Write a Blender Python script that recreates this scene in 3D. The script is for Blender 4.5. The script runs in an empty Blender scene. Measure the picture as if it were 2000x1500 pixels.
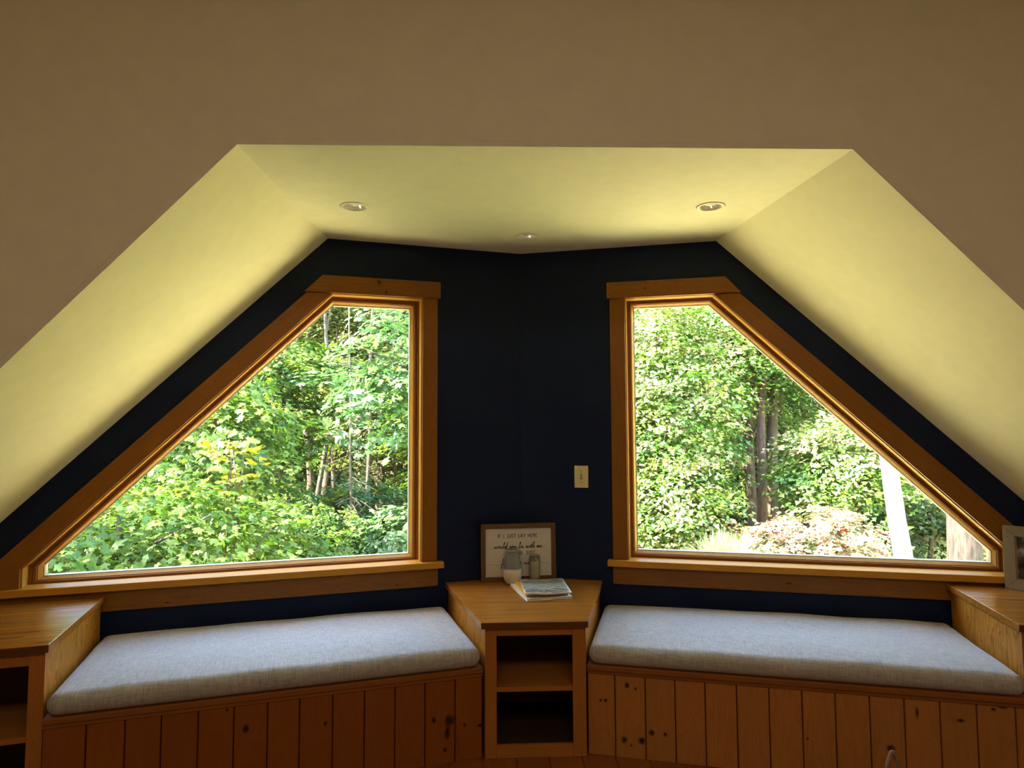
import bpy, bmesh, math, random
import numpy as np
from mathutils import Vector, Matrix
from mathutils.geometry import tessellate_polygon

random.seed(7); rng = np.random.default_rng(11)
S = bpy.context.scene; COL = S.collection
R = math.radians

# ------------------------------------------------------------------ camera
F_PX, EYE = 1300.0, 1.45
cd = bpy.data.cameras.new('camera'); cam = bpy.data.objects.new('camera', cd); COL.objects.link(cam)
cd.sensor_fit = 'HORIZONTAL'; cd.sensor_width = 36.0; cd.lens = 36.0 * F_PX / 2000.0
cd.clip_start = 0.05; cd.clip_end = 300
yaw, pitch, roll = R(2.24), R(3.78), R(-0.25)
Fw = Vector((math.sin(yaw) * math.cos(pitch), math.cos(yaw) * math.cos(pitch), math.sin(pitch)))
Rt = Vector((math.cos(yaw), -math.sin(yaw), 0)); Up = Rt.cross(Fw)
R2 = Rt * math.cos(roll) + Up * math.sin(roll); U2 = -Rt * math.sin(roll) + Up * math.cos(roll)
cam.matrix_world = Matrix(((R2.x, U2.x, -Fw.x, 0), (R2.y, U2.y, -Fw.y, 0), (R2.z, U2.z, -Fw.z, EYE), (0, 0, 0, 1)))
S.camera = cam

# ------------------------------------------------------------------ light
S.view_settings.view_transform = 'Standard'; S.view_settings.look = 'None'
S.view_settings.gamma = 1.0; S.view_settings.use_curve_mapping = False
S.view_settings.exposure = 1.35
w = bpy.data.worlds.new('world'); S.world = w; w.use_nodes = True
nt = w.node_tree; nt.nodes.clear()
sky = nt.nodes.new('ShaderNodeTexSky'); sky.sky_type = 'NISHITA'; sky.sun_disc = False
SUN_EL, SUN_AZ = R(42), (-0.93, -0.31)
sky.sun_elevation = SUN_EL; sky.sun_rotation = math.atan2(SUN_AZ[0], SUN_AZ[1]); sky.air_density = 1.0; sky.dust_density = 1.6
bg = nt.nodes.new('ShaderNodeBackground'); bg.inputs['Strength'].default_value = 1.5
wo = nt.nodes.new('ShaderNodeOutputWorld')
nt.links.new(sky.outputs[0], bg.inputs['Color']); nt.links.new(bg.outputs[0], wo.inputs['Surface'])
sd = bpy.data.lights.new('sun', 'SUN'); sun = bpy.data.objects.new('sun', sd); COL.objects.link(sun)
sd.energy = 30.0; sd.angle = R(0.6); sd.color = (1.0, 0.90, 0.72)
sv = Vector((SUN_AZ[0], SUN_AZ[1], 0)).normalized() * math.cos(SUN_EL) + Vector((0, 0, math.sin(SUN_EL)))
sun.rotation_euler = sv.to_track_quat('Z', 'Y').to_euler(); sun.location = (6, -6, 12)
S.cycles.max_bounces = 9; S.cycles.diffuse_bounces = 6; S.cycles.glossy_bounces = 3
S.cycles.transmission_bounces = 6; S.cycles.transparent_max_bounces = 12
S.cycles.sample_clamp_indirect = 6.0; S.cycles.use_denoising = True
S.cycles.caustics_reflective = False; S.cycles.caustics_refractive = False

ld = bpy.data.lights.new('front_wall_fill', 'AREA'); ld.shape = 'RECTANGLE'; ld.size = 2.6; ld.size_y = 1.2  # added fill lamp behind the camera, brightens the front wall
ld.energy = 20.0; ld.color = (1.0, 0.87, 0.72)
rl_ = bpy.data.objects.new('front_wall_fill', ld); COL.objects.link(rl_); rl_.location = (0.2, -1.2, 3.66)

# ------------------------------------------------------------------ node helpers
def newmat(name):
    m = bpy.data.materials.new(name); m.use_nodes = True
    n = m.node_tree.nodes; n.clear()
    out = n.new('ShaderNodeOutputMaterial'); return m, n, m.node_tree.links, out
def ramp(n, stops):
    r = n.new('ShaderNodeValToRGB'); e = r.color_ramp.elements
    while len(e) < len(stops): e.new(0.5)
    for i, (p, c) in enumerate(stops): e[i].position = p; e[i].color = (*c, 1)
    return r
def mixc(n, l, a, b, fac, mode='MIX'):
    m = n.new('ShaderNodeMix'); m.data_type = 'RGBA'; m.blend_type = mode
    for k, v in ((0, fac), (6, a), (7, b)):
        if hasattr(v, 'links'): l.new(v, m.inputs[k])
        else: m.inputs[k].default_value = v if not isinstance(v, tuple) else (*v, 1)
    return m.outputs[2]
def maths(n, l, op, a, b=None):
    m = n.new('ShaderNodeMath'); m.operation = op
    for k, v in ((0, a), (1, b)):
        if v is None: continue
        if hasattr(v, 'links'): l.new(v, m.inputs[k])
        else: m.inputs[k].default_value = v
    return m.outputs[0]
def plain(name, col, rough=0.6, metal=0.0, bump=0.0, bscale=30, spec=0.5, coat=0.0):
    m, n, l, out = newmat(name); p = n.new('ShaderNodeBsdfPrincipled'); l.new(p.outputs[0], out.inputs[0])
    p.inputs['Roughness'].default_value = rough; p.inputs['Metallic'].default_value = metal
    p.inputs['Specular IOR Level'].default_value = spec; p.inputs['Coat Weight'].default_value = coat
    tc = n.new('ShaderNodeTexCoord'); nz = n.new('ShaderNodeTexNoise'); nz.inputs['Scale'].default_value = bscale; nz.inputs['Detail'].default_value = 4
    l.new(tc.outputs['Object'], nz.inputs['Vector'])
    c = mixc(n, l, tuple(x * 0.93 for x in col), tuple(min(1, x * 1.05) for x in col), nz.outputs[0]); l.new(c, p.inputs['Base Color'])
    if bump:
        b = n.new('ShaderNodeBump'); b.inputs['Strength'].default_value = bump; b.inputs['Distance'].default_value = 0.002
        l.new(nz.outputs[0], b.inputs['Height']); l.new(b.outputs[0], p.inputs['Normal'])
    return m
def wood(name, light, dark, axis=(1, 0, 0), fine=38, rough=0.32, contrast=1.0, lines=9, knots=None, knotcol=(0.035, 0.010, 0.004), warp=1.0, rnd=True, spec=0.25):
    """long grained wood; axis = grain direction in object space; knots = [(x,z,rx,rz)] in object space"""
    m, n, l, out = newmat(name); p = n.new('ShaderNodeBsdfPrincipled'); l.new(p.outputs[0], out.inputs[0])
    tc = n.new('ShaderNodeTexCoord'); vec = tc.outputs['Object']
    if rnd:
        oi = n.new('ShaderNodeObjectInfo'); off = n.new('ShaderNodeVectorMath'); off.operation = 'ADD'
        sc = n.new('ShaderNodeVectorMath'); sc.operation = 'SCALE'; sc.inputs[0].default_value = (7.3, 5.1, 9.7); l.new(oi.outputs['Random'], sc.inputs['Scale'])
        l.new(vec, off.inputs[0]); l.new(sc.outputs[0], off.inputs[1]); vec2 = off.outputs[0]
    else: vec2 = vec
    a = Vector(axis).normalized()
    mp = n.new('ShaderNodeMapping'); l.new(vec2, mp.inputs['Vector'])
    # rotate so that the grain axis becomes X
    q = a.rotation_difference(Vector((1, 0, 0))); mp.inputs['Rotation'].default_value = q.to_euler()
    mp2 = n.new('ShaderNodeMapping'); l.new(mp.outputs[0], mp2.inputs['Vector']); mp2.inputs['Scale'].default_value = (0.9 if warp > .2 else .22, lines, lines)
    n1 = n.new('ShaderNodeTexNoise'); n1.inputs['Scale'].default_value = 1.6; n1.inputs['Detail'].default_value = 3 if warp > .2 else 0.4; n1.inputs['Distortion'].default_value = 0.6 * warp
    l.new(mp2.outputs[0], n1.inputs['Vector'])
    rings = maths(n, l, 'FRACT', maths(n, l, 'MULTIPLY', n1.outputs[0], 11.0))
    rr = maths(n, l, 'POWER', rings, 2.2)
    mp3 = n.new('ShaderNodeMapping'); l.new(mp.outputs[0], mp3.inputs['Vector']); mp3.inputs['Scale'].default_value = (2.0, fine * 4, fine * 4)
    n2 = n.new('ShaderNodeTexNoise'); n2.inputs['Scale'].default_value = 1.5; n2.inputs['Detail'].default_value = 3; l.new(mp3.outputs[0], n2.inputs['Vector'])
    f = maths(n, l, 'ADD', maths(n, l, 'MULTIPLY', rr, 0.55 * contrast), maths(n, l, 'MULTIPLY', n2.outputs[0], 0.45 * contrast))
    c = mixc(n, l, light, dark, f)
    if rnd:
        c = mixc(n, l, c, tuple(x * 0.72 for x in light), maths(n, l, 'MULTIPLY', oi.outputs['Random'], 0.45))
    if knots:
        sx = n.new('ShaderNodeSeparateXYZ'); l.new(tc.outputs['Object'], sx.inputs[0]); acc = None
        nk = n.new('ShaderNodeTexNoise'); nk.inputs['Scale'].default_value = 60; l.new(tc.outputs['Object'], nk.inputs['Vector'])
        wob = maths(n, l, 'MULTIPLY', nk.outputs[0], 0.9)
        for (kx, kz, rx, rz) in knots:
            dx = maths(n, l, 'DIVIDE', maths(n, l, 'SUBTRACT', sx.outputs[0], kx), rx)
            dz = maths(n, l, 'DIVIDE', maths(n, l, 'SUBTRACT', sx.outputs[2], kz), rz)
            d2 = maths(n, l, 'ADD', maths(n, l, 'MULTIPLY', dx, dx), maths(n, l, 'MULTIPLY', dz, dz))
            acc = d2 if acc is None else maths(n, l, 'MINIMUM', acc, d2)
        mr = n.new('ShaderNodeMapRange'); mr.inputs[1].default_value = 1.3; mr.inputs[2].default_value = 0.5; l.new(maths(n, l, 'ADD', acc, wob), mr.inputs[0])
        c = mixc(n, l, c, knotcol, mr.outputs[0])
    l.new(c, p.inputs['Base Color']); p.inputs['Roughness'].default_value = rough; p.inputs['Specular IOR Level'].default_value = spec
    b = n.new('ShaderNodeBump'); b.inputs['Strength'].default_value = 0.12; b.inputs['Distance'].default_value = 0.0006
    l.new(n2.outputs[0], b.inputs['Height']); l.new(b.outputs[0], p.inputs['Normal'])
    return m

# ------------------------------------------------------------------ object helpers
def link(name, bm_or_me, mat=None, parent=None, smooth=False, bevel=0.0):
    if isinstance(bm_or_me, bmesh.types.BMesh):
        me = bpy.data.meshes.new(name); bmesh.ops.recalc_face_normals(bm_or_me, faces=bm_or_me.faces[:]); bm_or_me.to_mesh(me); bm_or_me.free()
    else: me = bm_or_me
    o = bpy.data.objects.new(name, me); COL.objects.link(o)
    if mat and not me.materials:
        for mm in (mat if isinstance(mat, (list, tuple)) else [mat]): me.materials.append(mm)
    if parent: o.parent = parent
    if smooth: me.polygons.foreach_set('use_smooth', [True] * len(me.polygons))
    if bevel:
        b = o.modifiers.new('bevel', 'BEVEL'); b.width = bevel; b.segments = 2; b.limit_method = 'ANGLE'
    return o
def tag(o, label=None, cat=None, group=None, kind=None):
    for k, v in (('label', label), ('category', cat), ('group', group), ('kind', kind)):
        if v: o[k] = v
    return o
def thing(name, label, cat, loc=(0, 0, 0), rz=0.0, group=None):
    o = bpy.data.objects.new(name, None); COL.objects.link(o); o.location = loc; o.rotation_euler = (0, 0, rz); o.empty_display_size = 0.1
    return tag(o, label, cat, group)
def setting(name, loc=(0, 0, 0), rz=0.0, label=None):
    o = bpy.data.objects.new(name, None); COL.objects.link(o); o.location = loc; o.rotation_euler = (0, 0, rz)
    return tag(o, label, None, None, 'structure')
def box(x0, x1, y0, y1, z0, z1, bm=None):
    bm = bm or bmesh.new()
    v = [bm.verts.new((x, y, z)) for z in (z0, z1) for y in (y0, y1) for x in (x0, x1)]
    for q in ((0, 2, 3, 1), (4, 5, 7, 6), (0, 1, 5, 4), (2, 6, 7, 3), (0, 4, 6, 2), (1, 3, 7, 5)): bm.faces.new([v[i] for i in q])
    return bm
def prism(poly, a, b, plane='xz', holes=(), bm=None):
    """polygon (2-D) extruded from a to b; plane 'xz' extrudes along y, 'xy' along z"""
    bm = bm or bmesh.new()
    def P(p, t): return (p[0], t, p[1]) if plane == 'xz' else (p[0], p[1], t)
    loops = [list(poly)] + [list(h) for h in holes]
    lay = []
    for t in (a, b): lay.append([bm.verts.new(P(p, t)) for lp in loops for p in lp])
    tris = tessellate_polygon([[Vector((p[0], p[1], 0)) for p in lp] for lp in loops])
    for ly in lay:
        for t in tris: bm.faces.new([ly[i] for i in t])
    k = 0
    for lp in loops:
        m = len(lp)
        for i in range(m):
            j = (i + 1) % m
            bm.faces.new([lay[0][k + i], lay[0][k + j], lay[1][k + j], lay[1][k + i]])
        k += m
    return bm
def ring(polys, bm=None):
    """bridge successive closed loops of 3-D points"""
    bm = bm or bmesh.new(); L = [[bm.verts.new(p) for p in lp] for lp in polys]
    for a, b in zip(L, L[1:]):
        m = len(a)
        for i in range(m): bm.faces.new([a[i], a[(i + 1) % m], b[(i + 1) % m], b[i]])
    return bm
def lathe(prof, seg=40, bm=None, cap=True):
    bm = bm or bmesh.new(); L = []
    for r, z in prof: L.append([bm.verts.new((r * math.cos(2 * math.pi * k / seg), r * math.sin(2 * math.pi * k / seg), z)) for k in range(seg)])
    for a, b in zip(L, L[1:]):
        for i in range(seg): bm.faces.new([a[i], a[(i + 1) % seg], b[(i + 1) % seg], b[i]])
    if cap: bm.faces.new(L[0]); bm.faces.new(L[-1])
    return bm
def tube(pts, radii, seg=8, bm=None):
    bm = bm or bmesh.new(); pts = [Vector(p) for p in pts]; L = []
    for i, p in enumerate(pts):
        d = (pts[min(i + 1, len(pts) - 1)] - pts[max(i - 1, 0)]).normalized()
        a = d.cross(Vector((0.31, 0.95, 0.1))).normalized(); b = d.cross(a)
        r = radii[i] if hasattr(radii, '__len__') else radii
        L.append([bm.verts.new(p + (a * math.cos(2 * math.pi * k / seg) + b * math.sin(2 * math.pi * k / seg)) * r) for k in range(seg)])
    for A, B in zip(L, L[1:]):
        for i in range(seg): bm.faces.new([A[i], A[(i + 1) % seg], B[(i + 1) % seg], B[i]])
    bm.faces.new(L[0]); bm.faces.new(L[-1]); return bm

# ------------------------------------------------------------------ materials
PINE_L, PINE_D = (0.27, 0.100, 0.0105), (0.17, 0.055, 0.005)
M_TRIM = wood('casing_pine', PINE_L, PINE_D, (1, 0, 0), rough=0.38, contrast=0.9, knots=[(-.795, 2.205, .009, .016), (-.835, 2.26, .014, .02), (.73, 2.238, .010, .010), (-1.85, .60, .014, .006), (1.45, .625, .022, .007), (-.72, .60, .012, .005)], knotcol=(0.05, 0.016, 0.003))
M_TRIMV = wood('casing_pine_upright', PINE_L, PINE_D, (0, 0, 1), rough=0.38, contrast=0.7)
M_TRIML = wood('casing_pine_rake_left', PINE_L, PINE_D, (1, 0, 1), rough=0.38, contrast=0.7)
M_TRIMR = wood('casing_pine_rake_right', PINE_L, PINE_D, (1, 0, -1), rough=0.38, contrast=0.7)
M_JAMB = wood('jamb_pine_lit', (0.58, 0.290, 0.050), (0.42, 0.185, 0.024), (1, 0, 0), rough=0.35, contrast=0.5, spec=0.2)  # casing wood again, the daylight on it put into a lighter colour
M_SASH = wood('sash_fir', (0.30, 0.120, 0.026), (0.18, 0.060, 0.010), (1, 0, 0), rough=0.3, contrast=0.5)
M_TOP = wood('varnished_top', (0.44, 0.165, 0.020), (0.095, 0.026, 0.003), (1, 0, 0), rough=0.24, contrast=0.95, lines=6, fine=20, warp=0.1, spec=0.35)
M_EDGE_SHADE = wood('top_edge_shade', (0.16, 0.062, 0.014), (0.09, 0.03, 0.006), (1, 0, 0), rough=0.4)  # darker than the top: shade on the room-facing edge put into the colour
M_FRAMEW = wood('cabinet_face', (0.44, 0.165, 0.030), (0.30, 0.095, 0.014), (0, 0, 1), rough=0.4, contrast=0.6)
M_SIDE = wood('cabinet_side', (0.60, 0.245, 0.030), (0.15, 0.045, 0.004), (0, 0, 1), rough=0.4, contrast=1.3, warp=2.0, lines=5, spec=0.12)
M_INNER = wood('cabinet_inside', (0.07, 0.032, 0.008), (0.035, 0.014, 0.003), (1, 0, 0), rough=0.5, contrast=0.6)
KN_L = [(-1.43, 0.256, .017, .021), (-1.123, 0.236, .010, .012), (-0.60, 0.178, .032, .030), (-0.61, 0.13, .016, .04), (-0.62, 0.058, .010, .014), (-0.532, 0.149, .012, .014), (-0.462, 0.139, .022, .011), (-0.67, 0.19, .012, .018), (-1.50, 0.339, .008, .008)]
KN_R = [(0.53, 0.236, .008, .009), (0.551, 0.238, .011, .011), (0.646, 0.312, .013, .019), (0.684, 0.298, .008, .010), (0.632, 0.076, .016, .021), (0.707, 0.079, .021, .020), (0.662, 0.055, .007, .010), (0.75, 0.118, .017, .018), (0.808, 0.115, .011, .014), (1.955, 0.282, .020, .010), (2.073, 0.336, .013, .010), (2.104, 0.35, .022, .014), (1.70, 0.15, .022, .018), (1.386, 0.156, .006, .008), (1.80, 0.30, .008, .03)]
M_PLK_L = wood('bench_pine_left', (0.30, 0.085, 0.0085), (0.20, 0.050, 0.005), (0, 0, 1), rough=0.38, contrast=0.7, knots=KN_L)
M_PLK_R = wood('bench_pine_right', (0.47, 0.195, 0.045), (0.32, 0.110, 0.020), (0, 0, 1), rough=0.38, contrast=0.75, knots=KN_R)
M_RAIL = wood('bench_rail', (0.30, 0.100, 0.014), (0.20, 0.060, 0.007), (1, 0, 0), rough=0.38, contrast=0.6)
M_FLOOR = wood('floor_boards', (0.26, 0.075, 0.018), (0.14, 0.035, 0.008), (0, 1, 0), rough=0.3, contrast=0.8)
M_FLOORU = plain('subfloor', (0.05, 0.02, 0.01), 0.8)
M_CREAM = plain('cream_plaster', (0.82, 0.765, 0.56), 0.8, bump=0.15, bscale=14)
M_NAVY = plain('navy_paint', (0.0065, 0.0135, 0.0430), 0.5, bump=0.15, bscale=90, spec=0.15)
M_OUT = plain('exterior_siding', (0.42, 0.33, 0.22), 0.8)
M_ROOF = plain('roof_shingle', (0.10, 0.095, 0.09), 0.9)

# ------------------------------------------------------------------ the room shell
CX, CY = 0.205, 3.921
A = R(15.6)
CEIL = 2.49
def W(side, u, n=0.0):   # plan point on the slanted window wall (u from the centre corner, n outward)
    return (CX + side * u * math.cos(A) + side * n * math.sin(A), CY - u * math.sin(A) + n * math.cos(A))
AL, AR = (-0.909, 2.4095), (1.379, 2.3875)            # front ends of the creases
BL, BR = W(-1, 1.111), W(1, 1.124)                    # crease ends on the window walls
TH = 0.16

OPEN = {-1: [(1.080, 2.183), (0.593, 2.183), (0.593, 0.700), (2.468, 0.700), (2.468, 0.800)],
        1: [(1.100, 2.186), (0.620, 2.186), (0.620, 0.705), (2.480, 0.705), (2.480, 0.828)]}
GLASS = {-1: [(1.072, 2.147), (0.636, 2.147), (0.636, 0.738), (2.420, 0.738), (2.420, 0.793)],
         1: [(1.085, 2.154), (0.656, 2.154), (0.656, 0.745), (2.450, 0.745), (2.450, 0.807)]}
def grow(poly, d):       # offset of a convex polygon outward by d
    c = (sum(p[0] for p in poly) / len(poly), sum(p[1] for p in poly) / len(poly)); out = []; m = len(poly)
    def line(i):
        p, q = poly[i], poly[(i + 1) % m]; t = (q[0] - p[0], q[1] - p[1]); L = math.hypot(*t); nn = (t[1] / L, -t[0] / L)
        if (p[0] - c[0]) * nn[0] + (p[1] - c[1]) * nn[1] < 0: nn = (-nn[0], -nn[1])
        return (p[0] + nn[0] * d, p[1] + nn[1] * d), t
    for i in range(m):
        (p, t), (q, s) = line(i - 1), line(i)
        den = t[0] * s[1] - t[1] * s[0]; k = ((q[0] - p[0]) * s[1] - (q[1] - p[1]) * s[0]) / den
        out.append((p[0] + t[0] * k, p[1] + t[1] * k))
    return out

def wall_local(side): return (CX, CY, 0), (A if side < 0 else -A)
for side in (-1, 1):
    loc, rz = wall_local(side)
    sl = 1.012 if side < 0 else 0.986; ub = 1.111 if side < 0 else 1.124
    top = CEIL + 0.03; ub2 = ub + 0.03
    ulow = ub2 + (top - 0.0) / sl
    outl = [(0, -3.0), (side * ulow, -3.0), (side * ulow, 0.0), (side * ub2, top), (0, top)]
    hole = [(side * u, z) for u, z in grow(OPEN[side], 0.012)]
    bm = prism(outl, 0.0, 0.02, 'xz', [hole])
    o = link('wall_left' if side < 0 else 'wall_right', bm, M_NAVY); o.location = loc; o.rotation_euler.z = rz
    tag(o, 'dark navy painted wall around the %s window' % ('left' if side < 0 else 'right'), kind='structure')
    bm = prism(outl, 0.02, TH, 'xz', [hole])
    e = link('wall_sheathing', bm, M_OUT, o)

# cream slopes (ruled surfaces), flat ceiling, front wall with the trapezoid opening
def slope(name, side):
    a = AL if side < 0 else AR; b = BL if side < 0 else BR
    s1 = 1.022 if side < 0 else 0.969; s2 = 1.012 if side < 0 else 0.986
    d = 2.49 / s1; a2 = (a[0] + side * d, a[1])
    ua = (1.111 if side < 0 else 1.124); b2 = W(side, ua + 2.49 / s2)
    # continue the back line a little past the window wall
    def ext(p, q, k=0.14): v = Vector((q[0] - p[0], q[1] - p[1])).normalized(); return (q[0] + v.x * k, q[1] + v.y * k)
    bm = bmesh.new(); N = 16; rows = []
    for i in range(N + 1):
        t = i / N
        f = Vector((a[0] + (a2[0] - a[0]) * t, a[1] + (a2[1] - a[1]) * t, CEIL * (1 - t)))
        k = Vector((b[0] + (b2[0] - b[0]) * t, b[1] + (b2[1] - b[1]) * t, CEIL * (1 - t)))
        e = k + (k - f).normalized() * 0.15
        rows.append([f, k, e])
    nrm = Vector((0, 0, 0.12))
    for dz in (Vector((0, 0, 0)), nrm):
        V = [[bm.verts.new(p + dz) for p in r] for r in rows]
        for r0, r1 in zip(V, V[1:]):
            for j in range(2): bm.faces.new([r0[j], r0[j + 1], r1[j + 1], r1[j]])
        if dz.length == 0: V0 = V
    for i in range(N):
        for j in (0, 2): bm.faces.new([V0[i][j], V0[i + 1][j], V[i + 1][j], V[i][j]])
    for i in (0, N):
        for j in range(2): bm.faces.new([V0[i][j], V0[i][j + 1], V[i][j + 1], V[i][j]])
    return tag(link(name, bm, M_CREAM), 'cream sloped ceiling on the %s' % ('left' if side < 0 else 'right'), kind='structure')
slope('ceiling_left', -1); slope('ceiling_right', 1)

LIGHTS = [(-0.616, 3.087), (0.223, 3.555), (1.062, 3.043)]
def circ(x, y, r, k=32): return [(x + r * math.cos(2 * math.pi * i / k), y + r * math.sin(2 * math.pi * i / k)) for i in range(k)]
cor2 = (CX, CY + 0.12)
ceil_poly = [AL, AR, (BR[0] + 0.0, BR[1] + 0.12), cor2, (BL[0], BL[1] + 0.12)]
bm = prism(ceil_poly, CEIL, CEIL + 0.05, 'xy', [circ(x, y, 0.052) for x, y in LIGHTS])
tag(link('ceiling', bm, M_CREAM), 'cream flat ceiling above the corner windows', kind='structure')

MX0, MX1, MY0, MTOP = -4.3, 4.7, -3.6, 3.7
zl = 0.0
G_ = 0.02
front = [(MX0, 0), (AL[0] - CEIL / 1.022 - G_ * 1.4, 0), (AL[0] - G_ * .4, CEIL + G_), (AR[0] + G_ * .4, CEIL + G_), (AR[0] + CEIL / 0.969 + G_ * 1.4, 0), (MX1, 0), (MX1, MTOP), (MX0, MTOP)]
bm = bmesh.new(); v0, v1 = [], []
def fy(x): return 2.4087 + (min(max(x, AL[0]), AR[0]) - AL[0]) / (AR[0] - AL[0]) * (2.387 - 2.409)
for x, z in front: v0.append(bm.verts.new((x, fy(x), z))); v1.append(bm.verts.new((x, fy(x) + 0.10, z)))
for t in tessellate_polygon([[Vector((x, z, 0)) for x, z in front]]):
    bm.faces.new([v0[i] for i in t]); bm.faces.new([v1[i] for i in t])
for i in range(len(front)):
    j = (i + 1) % len(front); bm.faces.new([v0[i], v0[j], v1[j], v1[i]])
tag(link('wall_front', bm, M_CREAM), 'large cream wall above the alcove opening', kind='structure')
tag(link('wall_side', box(MX0 - 0.1, MX0, MY0, 2.5, 0, MTOP), M_CREAM), kind='structure')
tag(link('wall_side', box(MX1, MX1 + 0.1, MY0, 2.5, 0, MTOP), M_CREAM), kind='structure')
bm = prism([(MX0, 0), (MX1, 0), (MX1, MTOP), (MX0, MTOP)], MY0 - 0.12, MY0, 'xz')
tag(link('wall_back', bm, M_CREAM), kind='structure')
tag(link('ceiling_main', box(MX0 - 0.1, MX1 + 0.1, MY0 - 0.12, 2.5, MTOP, MTOP + 0.12), M_CREAM), kind='structure')
tag(link('wall_lower_storey', box(MX0, MX1, MY0, 2.45, -3.1, -0.2), M_OUT), kind='structure')
# added slab out of view below the windows: sunlit, throws light up at the cream slopes
M_BOUNCE = plain('pale_bounce_slab', (0.78, 0.70, 0.32), 0.7, bscale=4)
pp = [W(-1, 3.6, TH + 0.01), (CX, CY + TH + 0.01), W(1, 3.6, TH + 0.01), (4.8, 8.2), (-4.4, 8.2)]
bm = prism(pp, -0.30, -0.22, 'xy')
for v in bm.verts: v.co.z -= max(0, v.co.y - 3.2) * 0.10
tag(link('bounce_slab', bm, M_BOUNCE), 'added pale slab below the corner windows that bounces sunlight', kind='structure')
# floor: sub-floor and boards
fl = setting('floor', label='reddish brown board floor')
link('subfloor', prism([(MX0, MY0), (MX1, MY0), (MX1, 2.40), W(1, 3.4, 0.0), (CX, CY), W(-1, 3.4, 0.0), (MX0, 2.40)], -0.2, -0.019, 'xy'), M_FLOORU, fl)
x = -1.9
while x < 2.6:
    def yend(xx):
        return CY - abs(xx - CX) * math.tan(A) - 0.01
    y1 = min(yend(x), yend(x + 0.145)); ys = random.uniform(0.9, 2.0)
    for (ya, yb) in ((MY0 + 0.01, ys - 0.001), (ys + 0.001, y1)):
        link('plank', box(x + 0.0012, x + 0.1438, ya, yb, -0.019, 0.0), M_FLOOR, fl)
    x += 0.145
link('floor_edge', box(MX0, -1.901, MY0, 2.40, -0.019, 0, box(x, MX1, MY0, 2.40, -0.019, 0)), M_FLOOR, fl)

# ------------------------------------------------------------------ windows
mp_, n_, l_, out_ = newmat('window_glass')
tr = n_.new('ShaderNodeBsdfTransparent'); tr.inputs[0].default_value = (0.97, 0.985, 0.975, 1)
gl = n_.new('ShaderNodeBsdfGlossy'); gl.inputs['Roughness'].default_value = 0.02
fr = n_.new('ShaderNodeFresnel'); geo = n_.new('ShaderNodeNewGeometry')   # thin pane: same reflectance from both faces
l_.new(maths(n_, l_, 'ADD', maths(n_, l_, 'MULTIPLY', geo.outputs['Backfacing'], 1 / 1.45 - 1.45), 1.45), fr.inputs[0])
mx = n_.new('ShaderNodeMixShader'); l_.new(fr.outputs[0], mx.inputs[0]); l_.new(tr.outputs[0], mx.inputs[1]); l_.new(gl.outputs[0], mx.inputs[2]); l_.new(mx.outputs[0], out_.inputs[0])
M_GLASS = mp_
M_SPACER = plain('spacer_bar', (0.55, 0.56, 0.56), 0.35, 0.6)

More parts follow.
